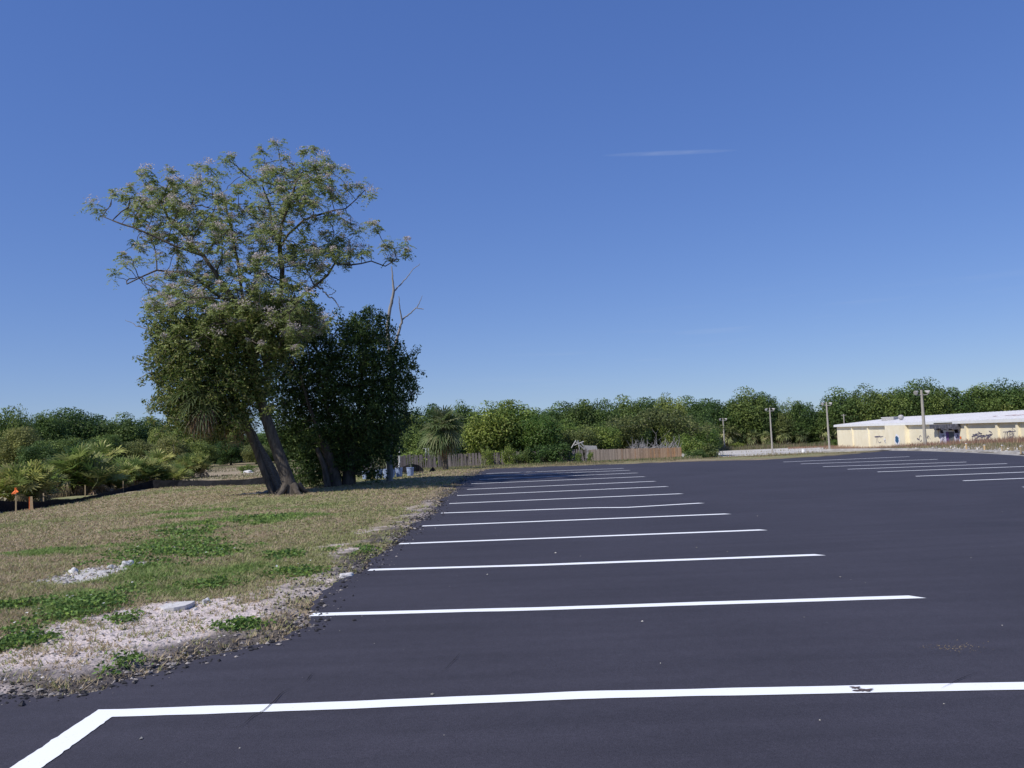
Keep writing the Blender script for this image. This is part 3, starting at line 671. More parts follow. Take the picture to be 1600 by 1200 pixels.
def leafcloud(mb, c, rad, per, L, W, base, r, outward=.6, centre=None, var=.35, droop=0.0, flat=1.0):
    n = len(c)*per; cc = np.repeat(c, per, 0); off = unit(n, r)*(r.random((n, 1))**.5)*rad; off[:, 2] *= flat
    p = cc+off; p[:, 2] -= droop*np.hypot(off[:, 0], off[:, 1])
    nr = norm(unit(n, r)+outward*norm(off)+np.array((0, 0, .35)))
    ax = norm(np.cross(nr, unit(n, r))); sd = norm(np.cross(nr, ax))
    bs = np.asarray(base, float)
    if bs.ndim == 2: bs = bs[r.integers(0, len(bs), n)]
    C = bs*(1-var+2*var*r.random((n, 1)))
    mb.leaves(p, ax, sd, L*(.6+.8*r.random(n)), W*(.6+.8*r.random(n)), C)

# ------------------------------------------------------------------ the big flowering tree
D0 = 27.2
def at(px, py, dy=0): return P(px, py, D0+dy)
big = empty('flowering_tree', at(455, 772), 'tall open tree with pale pinkish flower heads and bare forking limbs', 'tree')
bz = float(gz(big.location.x, big.location.y))
Z = [(115,315),(150,345),(205,265),(245,285),(275,245),(330,190),(320,290),(345,185),(370,215),(370,250),(445,175),(440,220),(480,225),(450,260),(385,310),(560,165),(600,165),(650,185),(560,220),(610,225),(690,115),(670,130),(745,175),(785,220),(820,95),(815,135),(885,65),(840,165),(915,125),(990,95),(1040,85),(1090,125),(1120,160),(1170,180),(835,200),(910,170),(975,200),(1000,160),(1050,210),(1100,250),(1180,245),(1235,235),(1275,270),(900,230),(930,200),(960,250),(990,280),(930,300),(820,280),(840,300),(790,330),(715,330),(730,240),(640,250),(600,280),(660,290),(560,350),(500,340),(470,340),(330,395),(300,400),(410,380),(450,400),(560,400),(620,400),(350,470),(390,460),(450,450),(290,475),(320,495),(250,525),(255,560),(315,545),(210,600),(400,530),(490,540),(380,620),(430,610),(560,600),(620,450),(680,430),(700,500),(760,470),(830,410),(860,430),(800,360),(900,430),(790,540),(840,540),(880,570),(950,550),(980,600),(1000,650),(930,640),(690,600),(750,580),(620,640),(700,660),(450,660),(500,640),(480,690),(370,670),(370,730),(360,760),(350,740),(430,740),(560,720),(620,760),(720,720),(800,700),(880,720),(900,680),(1010,690),(940,760),(990,770),(1165,395),(1200,400),(1220,430),(1150,450),(1160,480),(1080,440),(1000,430),(990,500),(1040,510),(950,500),(1060,590),(1100,530),(1200,520),(1240,510),(1280,400),(1310,410),(1260,510),(1340,490),(1360,470),(1420,485),(1425,515),(1365,540),(1130,490),(1065,600)]
rr = np.random.default_rng(5); cl = []
for a, b in Z:
    px, py = 100+a/2.667, 200+b/2.667
    rho = math.hypot((px-390)/240, (py-420)/190); cl.append(at(px, py+3, rr.uniform(-1, 1)*3.3*math.sqrt(max(.08, 1-rho*rho))))
ell = [(345, 395, 105, 70), (400, 440, 110, 62), (440, 330, 90, 70), (300, 340, 90, 55), (300, 470, 60, 45), (480, 300, 70, 50), (400, 500, 130, 40), (240, 320, 60, 30), (500, 400, 60, 30)]
def fill(ell, n, spacing, Dc, dd, r):
    out = []; tries = 0
    while len(out) < n and tries < n*60:
        tries += 1; e = ell[r.integers(len(ell))]; u = r.uniform(-1, 1, 3)
        if u@u > 1: continue
        p = P(e[0]+e[2]*u[0], e[1]+e[3]*u[1], Dc+u[2]*dd*(e[2]/100))
        if out and np.min(np.linalg.norm(np.array(out)-p, axis=1)) < spacing: continue
        out.append(p)
    return out
cl += fill(ell, 330, .40, D0, 2.6, rr)
cl += fill([(310, 512, 75, 34), (430, 520, 60, 45), (275, 480, 40, 30), (370, 500, 60, 30)], 22, .5, D0-1.9, .5, rr)
cl = np.array(cl)
limbs = [(None, [at(456, 776), at(449, 748), at(432, 700), at(416, 655), at(402, 610, .2), at(392, 565, .2), at(388, 525, .1)]),
         (1, [at(402, 610, .2), at(398, 560, .5), at(420, 500, .6), at(440, 455, .4), at(441, 420, .3), at(437, 388, 0), at(450, 366), at(475, 343), at(506, 333), at(540, 326), at(556, 312), at(570, 297)]),
         (1, [at(388, 525, .1), at(372, 480, -.3), at(345, 440, -.5), at(318, 400, -.5), at(285, 365, -.4), at(262, 340, -.3)]),
         (1, [at(420, 500, .6), at(465, 470, .1), at(492, 447, -.2), at(512, 430), at(523, 412), at(548, 414), at(580, 408), at(602, 416), at(620, 405)]),
         (1, [at(372, 480, -.3), at(330, 455, .5), at(295, 425, .8), at(245, 422, .6), at(222, 432, .5), at(198, 444, .5)]),
         (1, [at(318, 400, -.5), at(275, 385, -1), at(225, 362, -1.2), at(190, 350, -1.2), at(160, 338, -1.2)]),
         (1, [at(388, 525, .1), at(380, 470, 1.2), at(372, 410, 1.4), at(362, 360, 1.2), at(350, 310, 1)]),
         (1, [at(437, 388, 0), at(425, 350, .8), at(422, 320, .9), at(410, 290, .8)]),
         (1, [at(437, 388, 0), at(440, 350, -.6), at(452, 320, -.8), at(462, 285, -.7)])]
limbs = [(p, [np.array(q) for q in pts]) for p, pts in limbs]
nodes, par = seed_chain(limbs)
nodes, par = colonize(cl-np.array((0, 0, .10)), nodes, par, .16, .2, 120, grav=.10, seed=3)
tb, tips, rad = skeleton_mesh(nodes, par, .0115, 2.3, .0115, maxr=.20)
# trunk: thickened lower stem with root flare
tb.tube([at(457, 780), at(455, 770), at(449, 748), at(432, 700), at(416, 655), at(402, 610, .2), at(392, 565, .2)], [.36, .28, .22, .19, .17, .15, .12], 14)
for a in range(5):
    th = a*1.26+.4; b = np.array(big.location); tb.tube([b+np.array((math.cos(th)*.22, math.sin(th)*.22, .32)), b+np.array((math.cos(th)*.42, math.sin(th)*.42, .08)), b+np.array((math.cos(th)*.75, math.sin(th)*.75, -.08))], [.13, .10, .03], 6)
tb.build('trunk', M['bark'], big, smooth=True)
mb = MB(); r = np.random.default_rng(9)
pts = np.vstack([cl]); n = len(pts); K = 16; S = 6; csz = r.uniform(.55, 1.45, (n, 1))
az = r.random((n, K))*.5+np.arange(K)[None]*2*math.pi/K; el = r.uniform(-.6, 1.2, (n, K)); LL = r.uniform(.14, .40, (n, K))*csz
t = (np.arange(S)+1)/S
hx = LL[..., None]*t*np.cos(el)[..., None]; zz = LL[..., None]*(t*np.sin(el)[..., None]-.5*t**2)
ctr = np.stack([hx*np.cos(az)[..., None], hx*np.sin(az)[..., None], zz], -1)+pts[:, None, None]+r.normal(0, .075, (n, K, 1, 3))
rd = np.stack([np.cos(az), np.sin(az), np.zeros_like(az)], -1)[:, :, None]*np.ones((1, 1, S, 1)); tn = np.stack([-np.sin(az), np.cos(az), np.zeros_like(az)], -1)[:, :, None]*np.ones((1, 1, S, 1))
leafcol = np.array([(.27, .34, .12), (.34, .39, .15), (.19, .26, .085), (.38, .41, .20)])
for sgn in (-1, 1):
    c = (ctr+tn*sgn*.035).reshape(-1, 3); m = len(c); ax = norm((tn*sgn*.8+rd*.6).reshape(-1, 3)+np.array((0, 0, -.35))+r.normal(0, .25, (m, 3))); sd_ = norm(np.cross(ax, np.array((0, 0, 1.))+r.normal(0, .35, (m, 3))))
    mb.leaves(c, ax, sd_, .10*(.5+r.random(m)), .038*(.6+.8*r.random(m)), leafcol[r.integers(0, 4, m)]*(.75+.5*r.random((m, 1))))
mb.build('crown', M['leaf_still'], big)
fb = MB(); r = np.random.default_rng(12)
fsel = pts[r.random(n) < .80]; k = 80; m = len(fsel)*k
off = unit(m, r)*r.random((m, 1))**.5*np.array((.24, .24, .16)); c = np.repeat(fsel+r.normal(0, .06, fsel.shape), k, 0)+off*r.uniform(.5, 1.3, (len(fsel), 1)).repeat(k, 0)+np.array((0, 0, .12))
ax = unit(m, r); sd_ = norm(np.cross(ax, unit(m, r)))
fb.leaves(c, ax, sd_, .052, .040, np.array((.60, .52, .50))*(.6+.75*r.random((m, 1))))
fb.build('flowers', M['leaf_still'], big)
def jitpath(pts, r0, r1, mb, sides=6, sub=5, amp=.02):
    pts = np.array(pts); d = np.linspace(0, len(pts)-1, (len(pts)-1)*sub+1); q = np.stack([np.interp(d, np.arange(len(pts)), pts[:, k]) for k in range(3)], 1)
    q[1:-1] += RNG.normal(0, amp, q[1:-1].shape); mb.tube(q, np.linspace(r0, r1, len(q)), sides)
def dead(*paths):
    db = MB()
    for p in paths: jitpath(p[0], p[1], p[2], db)
    db.build('dead_limb', M['deadwood'], big, smooth=True)
dead(([at(490, 446, -.2), at(504, 450, -.4), at(512, 462, -.4), at(522, 468, -.4), at(530, 478, -.4), at(538, 480, -.4)], .032, .014), ([at(512, 462, -.4), at(520, 459, -.5), at(524, 456, -.5)], .014, .007))
dead(([at(262, 520, -.3), at(240, 516, -.5), at(218, 510, -.5), at(196, 500, -.5)], .026, .008))
dead(([at(266, 552, -.3), at(247, 568, -.5), at(236, 582, -.5), at(213, 594, -.5)], .034, .010), ([at(247, 568, -.5), at(238, 566, -.5), at(225, 574, -.5)], .012, .006))

o = P(415, 772, 28); fbz = float(gz(o[0], o[1])); fbr = empty('fallen_branches', (o[0], o[1], fbz), 'pale fallen sticks and bark scraps on the grass left of the leaning trunks', 'fallen branches'); mb = MB(); r = np.random.default_rng(21)
for k in range(14):
    mb = MB(); c = np.array((o[0]+r.normal()*.35, o[1]+r.normal()*.5, fbz+.05+.03*r.random())); a = r.normal()*.5; L = r.uniform(.2, .7)
    mb.tube([c-np.array((math.cos(a), math.sin(a), .02))*L/2, c+np.array((0, .02, .02)), c+np.array((math.cos(a), math.sin(a), -.02))*L/2], [.012, .022, .008], 5); mb.build('stick', M['deadwood'], fbr)
# ------------------------------------------------------------------ palms
def frond(mb, base, az, el, Lp, R, r, cg, droop=.5, nl=17, dead=False, wid=.028):
    d0 = np.array((math.cos(az)*math.cos(el), math.sin(az)*math.cos(el), math.sin(el)))
    pts = [base+d0*Lp*t+np.array((0, 0, -droop*Lp*.45*t*t)) for t in np.linspace(0, 1, 5)]
    mb.tube(pts, np.linspace(.022, .010, 5), 4, cg*np.array((.9, .85, .6)), cap=False)
    tip = pts[-1]; ax = norm(pts[-1]-pts[-2]); side = norm(np.cross(ax, np.array((0, 0, 1.)) if abs(ax[2]) < .95 else np.array((1., 0, 0)))); up = np.cross(side, ax)
    tw = r.normal(0, .35); side, up = side*math.cos(tw)+up*math.sin(tw), up*math.cos(tw)-side*math.sin(tw)
    span = 2.1 if not dead else .9
    for k in range(nl):
        u = (k/(nl-1)*2-1); th = u*span*(.9+.2*r.random()); l = R*(.72+.28*math.cos(u*1.35))*(.85+.3*r.random())
        dv = norm(ax*math.cos(th)+side*math.sin(th)+up*(.10+.28*abs(u)) *(0 if dead else 1))
        s2 = norm(np.cross(dv, up)); g = droop*(1.0 if not dead else 2.0)
        a0 = tip; a1 = tip+dv*l*.5+np.array((0, 0, -.05*g*l)); a2 = tip+dv*l*.82+np.array((0, 0, -.30*g*l)); a3 = tip+dv*l+np.array((0, 0, -.62*g*l))
        w1, w2 = wid*(l/.8), wid*(l/.8)*.8
        V = [a0-s2*w1*.3, a0+s2*w1*.3, a1+s2*w1, a1-s2*w1, a2+s2*w2*.7, a2-s2*w2*.7, a3+s2*.003, a3-s2*.003]
        mb.add(V, [(0, 1, 2, 3), (3, 2, 4, 5), (5, 4, 6, 7)], cg*(.75+.5*r.random()))
def palm(root, base, top, rt, nf, Lp, R, seed, greens, ndead=14, lo=-.7, hi=1.35, trunkpts=None, wid=.028, droop=.55, nl=17):
    """cabbage palm: ringed trunk, ball of fan fronds, skirt of dead brown fronds"""
    r = np.random.default_rng(seed); tb = MB(); pts = [base, top] if trunkpts is None else trunkpts
    pts = np.array(pts); d = np.linspace(0, len(pts)-1, 22); q = np.stack([np.interp(d, np.arange(len(pts)), pts[:, k]) for k in range(3)], 1)
    for _ in range(3): q[1:-1] = (q[:-2]+2*q[1:-1]+q[2:])/4
    rr_ = rt*(1+.10*(np.arange(22) % 2)); rr_[-4:] *= 1.15; rr_[0] *= 1.25
    tb.tube(q, rr_, 10)
    for k in range(26):                                    # old leaf boots below the head
        t = .55+.45*r.random(); j = int(t*21); p = q[j]; a = r.random()*6.28; o = np.array((math.cos(a), math.sin(a), 0))
        tb.tube([p+o*rt*.8, p+o*(rt+.07)+np.array((0, 0, .14))], [.03, .012], 4)
    tb.build('trunk', M['palmbark'], root)
    fb = MB()
    for k in range(nf):
        u = (k+.5)/nf; el = hi-(hi-lo)*u**.85+r.normal(0, .08); az = k*2.39996+r.normal(0, .2)
        g = np.array(greens[r.integers(len(greens))])*(.8+.4*r.random())
        frond(fb, top+np.array((0, 0, .12*(1-u)-.05)), az, el, Lp*(.75+.5*r.random()), R*(.85+.3*r.random()), r, g, droop*(.5+.9*u), nl, wid=wid)
    fb.build('crown', M['leaf'], root)
    if ndead:
        eb = MB()
        for k in range(ndead):
            az = r.random()*6.28; g = np.array([(.30, .21, .13), (.22, .16, .11), (.36, .29, .21)][r.integers(3)])*(.7+.5*r.random())
            frond(eb, top-np.array((0, 0, .15+.25*r.random())), az, -1.05+r.normal(0, .18), Lp*.8*(.6+.5*r.random()), R*.75, r, g, .5, 11, True, wid=wid*.9)
        eb.build('dead_fronds', M['leaf'], root)
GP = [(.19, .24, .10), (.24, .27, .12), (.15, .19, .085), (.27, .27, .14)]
pb = P(696, 733, 44); pt = P(692.5, 667, 44)
root = empty('cabbage_palm', pb, 'cabbage palm with a full fan crown standing alone in front of the grey fence', 'palm'); palm(root, pb-np.array((0, 0, .2)), pt, .15, 62, .62, .75, 3, GP, 26, lo=-1.15, wid=.040)
# leaning palm entangled with the flowering tree
tp = [P(438, 776, 27.6), P(425, 745, 27.8), P(405, 705, 28), P(388, 665, 28), P(362, 640, 27.4), P(338, 616, 27.0), P(320, 606, 26.6)]
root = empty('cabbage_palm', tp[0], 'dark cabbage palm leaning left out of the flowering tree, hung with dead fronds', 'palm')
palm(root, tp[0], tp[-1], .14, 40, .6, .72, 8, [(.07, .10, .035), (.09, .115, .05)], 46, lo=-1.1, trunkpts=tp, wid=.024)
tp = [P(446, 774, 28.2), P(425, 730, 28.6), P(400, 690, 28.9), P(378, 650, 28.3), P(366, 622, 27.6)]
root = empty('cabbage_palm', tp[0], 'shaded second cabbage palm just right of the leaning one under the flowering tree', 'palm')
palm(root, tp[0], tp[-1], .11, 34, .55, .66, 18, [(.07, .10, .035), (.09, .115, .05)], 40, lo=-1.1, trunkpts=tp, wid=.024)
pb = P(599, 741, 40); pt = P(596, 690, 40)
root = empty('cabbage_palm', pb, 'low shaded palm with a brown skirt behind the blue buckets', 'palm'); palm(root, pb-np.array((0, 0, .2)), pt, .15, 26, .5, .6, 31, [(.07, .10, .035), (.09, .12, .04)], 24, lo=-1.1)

# ------------------------------------------------------------------ vine-draped tree (lower left of the big tree)
def woody(name, label, base, ell, D, dd, npts, spacing, polys, leafL, leafW, base_cols, per, lrad, seed, cat='tree', twig=None, trunk_r=.2, droop=0., bark='bark', stems=None, parts_hang=False, outward=.6, flat=1., rag=.55, reach=3.2):
    r = np.random.default_rng(seed); root = empty(name, base, label, cat)
    at_ = np.array(fill(ell, npts, spacing, D, dd, r)); nodes, par = seed_chain(polys)
    ctr = at_.mean(0); sp_ = at_[r.random(len(at_)) < rag]; sp_ = sp_[np.linalg.norm((sp_-ctr)*np.array((1, .6, 1)), axis=1) > np.percentile(np.linalg.norm((at_-ctr)*np.array((1, .6, 1)), axis=1), 62)]
    ext = sp_+norm(sp_-ctr+r.normal(0, .5, sp_.shape))*r.uniform(.3, 1.1, (len(sp_), 1))*spacing*reach; ext = ext[ext[:, 2] > base[2]+.25]
    core = at_; at_ = np.vstack([at_, ext])
    nodes, par = colonize(at_, nodes, par, max(.15, spacing*.5), spacing*.55, 170, seed=seed)
    tb, tips, rad = skeleton_mesh(nodes, par, .007, 2.3, .007, 5, maxr=trunk_r)
    if stems:
        for s, ra in stems: tb.tube(s, ra, 11)
    lb = MB(); leafcloud(lb, core, lrad, per, leafL, leafW, base_cols, r, outward=outward, droop=droop, flat=flat)
    leafcloud(lb, ext, lrad*.6, max(6, per//3), leafL, leafW, base_cols, r, outward=.3, droop=droop)
    # sprays along the thin twigs
    thin = nodes[rad < .012]; leafcloud(lb, thin, lrad*.55, max(3, per//5), leafL, leafW, base_cols, r, outward=.3, droop=droop)
    lb.build('crown', M['leaf_still'], root)
    if twig:
        wb = tb
        for p in at_[r.random(len(at_)) < twig[0]]:
            for _ in range(twig[1]):
                d = norm(np.array((r.normal(), r.normal(), -.9+r.normal()*.5))); L = r.uniform(.3, .7)
                wb.tube([p, p+d*L*.5, p+d*L+np.array((0, 0, -.12))], [.006, .005, .002], 3, cap=False)
    tb.build('trunk', M[bark], root, smooth=True)
    return root
D1 = 26.8
woody('vine_draped_tree', 'olive tangle of vines and bare twigs hanging under the left side of the flowering tree', P(425, 774, D1+.4),
      [(300, 632, 42, 34), (352, 640, 36, 30), (265, 520, 26, 30), (300, 540, 62, 48), (355, 520, 75, 45), (285, 600, 42, 50), (330, 590, 70, 60), (400, 530, 60, 50), (270, 560, 35, 40), (420, 490, 60, 30), (385, 590, 40, 50)], D1, 1.6, 800, .23,
      [(None, [P(428, 776, D1+.6), P(412, 735, D1+.7), P(395, 690, D1+.6), P(375, 640, D1+.3), P(355, 590, D1), P(335, 550, D1), P(310, 525, D1)])], .115, .05,
      [(.15, .21, .05), (.24, .275, .08), (.065, .11, .03), (.29, .29, .12)], 50, .30, 41, twig=(.22, 2), trunk_r=.12, droop=.35)
# ------------------------------------------------------------------ dark dense tree
D2 = 31.5
bs = P(545, 758, D2)
woody('dense_tree', 'broad dark green tree with foliage nearly to the ground, right of the flowering tree', bs,
      [(572, 497, 9, 12), (590, 505, 12, 14), (540, 515, 14, 14), (634, 588, 13, 10), (636, 612, 12, 8), (628, 562, 12, 12), (618, 545, 10, 12), (470, 505, 18, 14), (440, 560, 25, 30), (470, 660, 40, 40), (560, 560, 62, 52), (592, 600, 48, 55), (520, 600, 70, 60), (480, 570, 50, 55), (560, 650, 78, 55), (500, 670, 60, 55), (602, 640, 36, 50), (480, 520, 40, 30), (450, 620, 45, 60), (492, 728, 34, 30), (482, 744, 28, 14), (515, 746, 26, 12), (585, 738, 14, 12), (570, 722, 16, 18), (545, 700, 40, 38), (612, 575, 28, 28), (560, 520, 34, 26), (595, 690, 30, 30)], D2, 2.3, 1150, .27,
      [(None, [P(545, 762, D2), P(546, 725, D2), P(550, 690, D2), P(560, 640, D2), P(565, 590, D2), P(572, 540, D2)]),
       (1, [P(546, 725, D2), P(530, 690, D2-.3), P(512, 640, D2-.5), P(500, 590, D2-.5)]),
       (1, [P(550, 690, D2), P(580, 650, D2+.3), P(605, 610, D2+.3), P(625, 580, D2+.2)]),
       (None, [P(525, 762, D2-.4), P(520, 730, D2-.4), P(505, 690, D2-.8), P(485, 640, D2-1), P(470, 590, D2-.8)])], .12, .055,
      [(.06, .105, .03), (.095, .15, .042), (.045, .08, .024), (.14, .195, .06)], 46, .33, 42, trunk_r=.2,
      stems=[([P(545, 764, D2), P(546, 725, D2), P(550, 690, D2)], [.30, .22, .18]), ([P(525, 764, D2-.4), P(520, 730, D2-.4), P(505, 690, D2-.8)], [.28, .2, .16]), ([P(512, 760, D2-.8), P(507, 730, D2-.9), P(495, 700, D2-1)], [.14, .1, .08])], rag=.6, reach=1.9)
# sprays standing out of its top
# ------------------------------------------------------------------ dead snag
D3 = 33.0
sn = empty('dead_tree', P(612, 752, D3), 'bare grey dead trunk forking out of the top of the dark tree', 'dead tree')
mb = MB()
q = lambda x, y, d=0: P(x, y, D3+d)
jitpath([q(608, 754), q(610, 690), q(613, 620), q(612, 575), q(607, 535), q(605.5, 512), q(610, 480), q(615, 456)], .13, .055, mb, 8, 4, .012)
jitpath([q(615, 456), q(613.5, 436), q(612, 416)], .052, .02, mb, 7, 4, .01)
jitpath([q(612, 575), q(618, 540), q(624, 515), q(628, 500)], .065, .045, mb, 7, 4, .012)
mb.build('trunk', M['deadwood'], sn, smooth=True)
mb = MB(); jitpath([q(614, 458), q(622, 448, .2), q(634, 436, .3), q(644, 422, .4), q(656, 412, .4)], .034, .010, mb, 6, 4, .012); mb.build('branch', M['deadwood'], sn, smooth=True)
mb = MB(); jitpath([q(628, 500), q(625, 482, -.1), q(623, 463, -.2)], .036, .014, mb, 6, 4, .01); mb.build('branch', M['deadwood'], sn, smooth=True)
mb = MB(); jitpath([q(628, 500), q(639, 491, .2), q(650, 481, .3), q(662, 483, .3)], .036, .016, mb, 6, 4, .01); jitpath([q(651, 482, .3), q(656, 472, .3), q(660, 462, .3)], .022, .008, mb, 5, 4, .008); mb.build('branch', M['deadwood'], sn, smooth=True)

# ------------------------------------------------------------------ background trees: prototypes, then copies
def crown_proto(seed, cols, lobes=34, per=120, leaf=.034, squash=.8, low=.15, airy=0.0, bot=.06):
    """unit tree: total height 1, crown radius .5; leaf clumps on many small lobes"""
    r = np.random.default_rng(seed); mb = MB(); cs = []
    for k in range(lobes):
        u = unit(1, r)[0]; u[2] = abs(u[2])*1.2-.42
        u = norm(u); rad = .30+r.normal(0, .03)
        cs.append((np.array((u[0]*rad, u[1]*rad, .56+u[2]*(.33))), r.uniform(.11, .20)*(1-airy*.3)))
    cs.append((np.array((0, 0, .55)), .30))
    for k in range(lobes//2 if airy < .8 else 3):
        a = r.random()*6.28; cs.append((np.array((math.cos(a)*.38*r.random()**.5, math.sin(a)*.38*r.random()**.5, r.uniform(bot, .5))), r.uniform(.10, .17)))
    for c, s in cs:
        n = int(per*(s/.14)**2); d = unit(n, r); d[:, 2] = np.where(d[:, 2] < -.75, -d[:, 2], d[:, 2])
        p = c+d*s*(.30+.78*r.random((n, 1))**.5)*np.array((1, 1, squash))
        nr = norm(d*1.1+unit(n, r)*.8+np.array((0, 0, .25))); ax = norm(np.cross(nr, unit(n, r))); sd = norm(np.cross(nr, ax))
        tone = np.array(cols[r.integers(len(cols))])*(.85+.3*r.random())
        mb.leaves(p, ax, sd, leaf*(.6+.8*r.random(n)), leaf*.62*(.6+.8*r.random(n)), tone*(.65+.7*r.random((n, 1))))
    n = int(2600*(1-airy*.9)); d = unit(n, r); p = np.array((0, 0, .50))+d*(r.random((n, 1))**.33)*np.array((.40, .40, .40)); p[:, 2] = np.maximum(p[:, 2], .03)
    nr = norm(d+unit(n, r)); ax = norm(np.cross(nr, unit(n, r))); sd = norm(np.cross(nr, ax))
    mb.leaves(p, ax, sd, leaf*1.15*(.6+.8*r.random(n)), leaf*.8*(.6+.8*r.random(n)), np.array(cols)[r.integers(len(cols), size=n)]*(.65+.7*r.random((n, 1))))
    return mb
def tree_proto(name, seed, cols, **k):
    root = empty(name, (0, 0, 0))
    r = np.random.default_rng(seed+500); tb = MB(); tb.tube([(0, 0, -.05), (.01, 0, .15), (-.01, .01, .32), (.0, 0, .6)], [.036, .026, .02, .008], 7)
    for a in range(6):
        th = a*1.05+r.random(); tb.tube([(0, 0, .25+.04*a), (math.cos(th)*.14, math.sin(th)*.14, .42+.03*a), (math.cos(th)*.27, math.sin(th)*.27, .55+.02*a)], [.012, .008, .004], 5)
    tb.build('trunk', M['bark'], root); crown_proto(seed, cols, **k).build('crown', M['leaf'], root)
    return root
DK = [(.085, .135, .038), (.115, .17, .046), (.055, .095, .03)]
MD = [(.13, .18, .048), (.175, .225, .06), (.085, .13, .04)]
LT = [(.15, .215, .045), (.19, .25, .058), (.10, .16, .038), (.19, .23, .07)]
OL = [(.16, .185, .06), (.20, .21, .075), (.11, .14, .05)]
protos = {
    'dark': [tree_proto('broadleaf_tree', 1, DK), tree_proto('broadleaf_tree', 2, DK, lobes=42, per=110), tree_proto('broadleaf_tree', 3, DK, lobes=26, per=120, airy=.4)],
    'mid': [tree_proto('broadleaf_tree', 4, MD), tree_proto('broadleaf_tree', 5, MD, lobes=42, per=110), tree_proto('broadleaf_tree', 6, MD, lobes=30)],
    'light': [tree_proto('broadleaf_tree', 7, LT, lobes=40, per=110, leaf=.034), tree_proto('broadleaf_tree', 8, LT, lobes=46, per=100, leaf=.034)],
    'olive': [tree_proto('broadleaf_tree', 9, OL, lobes=38, per=110, leaf=.034), tree_proto('broadleaf_tree', 10, OL, lobes=34, per=110, leaf=.034)],
    'airy': [tree_proto('feathery_tree', 11, MD, lobes=20, per=60, leaf=.035, airy=.9)],
}
used = set(); placed = []
def put(kind, px, top, D, wpx, label, group=None, k=None, cat='tree', name=None, sink=.0):
    lst = protos[kind]; pr = lst[(k if k is not None else len(placed)) % len(lst)]
    if pr.name not in used: o = pr; used.add(pr.name)
    else: o = copy_tree(pr)
    t = P(px, top, D); zb = float(hz(t[0], t[1]))-sink; hgt = t[2]-zb; w = wpx/F*D*(1.35 if kind[0] != 's' else 1.1)
    o.location = (t[0], t[1], zb); o.scale = (w, w, hgt); o.rotation_euler = (0, 0, random.random()*6.28)
    tag(o, label, cat, group)
    if name: o.name = name
    placed.append(o); return o
gL = 'trees of the left-hand wood'; gF = 'trees of the far wood'
# left wood (px, top, depth, width)
for row in [
    ('dark', 8, 638, 92, 62, 'ragged dark tree at the left edge of the picture behind the palmettos'),
    ('airy', 27, 626, 90, 34, 'thin wispy treetop standing above the wood at the far left'),
    ('airy', 43, 634, 94, 26, 'second smaller wispy treetop at the far left'),
    ('mid', 75, 643, 100, 56, 'green tree between the wispy treetops and the tall domed crown'),
    ('dark', 112, 634, 105, 76, 'tall domed dark tree, highest of the left wood'),
    ('dark', 150, 643, 110, 62, 'dark tree just right of the tall domed crown in the left wood'),
    ('dark', 192, 647, 108, 68, 'flat-topped dark tree in the middle of the left wood'),
    ('dark', 236, 649, 112, 60, 'dark tree with a branch reaching right, by the gap of sky'),
    ('mid', 262, 660, 100, 50, 'green tree on the right end of the left wood beside the gap of sky'),
    ('mid', 296, 655, 96, 56, 'mid green tree seen just under the hanging palm skirts'),
    ('dark', 335, 664, 100, 62, 'dark tree behind the leaning palm trunk'),
    ('dark', 375, 668, 104, 60, 'dark tree seen left of the flowering tree trunk'),
    ('mid', 418, 672, 106, 64, 'green tree seen right behind the flowering tree trunk'),
    ('dark', 465, 660, 110, 70, 'dark tree glimpsed between the two trunks'),
    ('dark', 515, 655, 110, 70, 'dark tree glimpsed behind the dense tree'),
    ('mid', 570, 650, 112, 70, 'green tree glimpsed behind the right half of the dense tree')]:
    put(*row)
for px, top, D, w, kd in [(30, 668, 80, 60, 'olive'), (95, 680, 78, 60, 'mid'), (160, 678, 82, 60, 'mid'), (215, 684, 84, 55, 'olive'), (265, 682, 82, 50, 'olive'), (315, 688, 84, 44, 'mid'), (360, 684, 88, 44, 'dark'), (400, 690, 86, 42, 'olive'), (60, 690, 74, 50, 'dark'), (440, 700, 90, 60, 'dark'), (490, 700, 92, 60, 'mid')]:
    put(kd, px, top, D, w, 'bushy undergrowth tree at the foot of the left wood', 'undergrowth trees of the left wood')
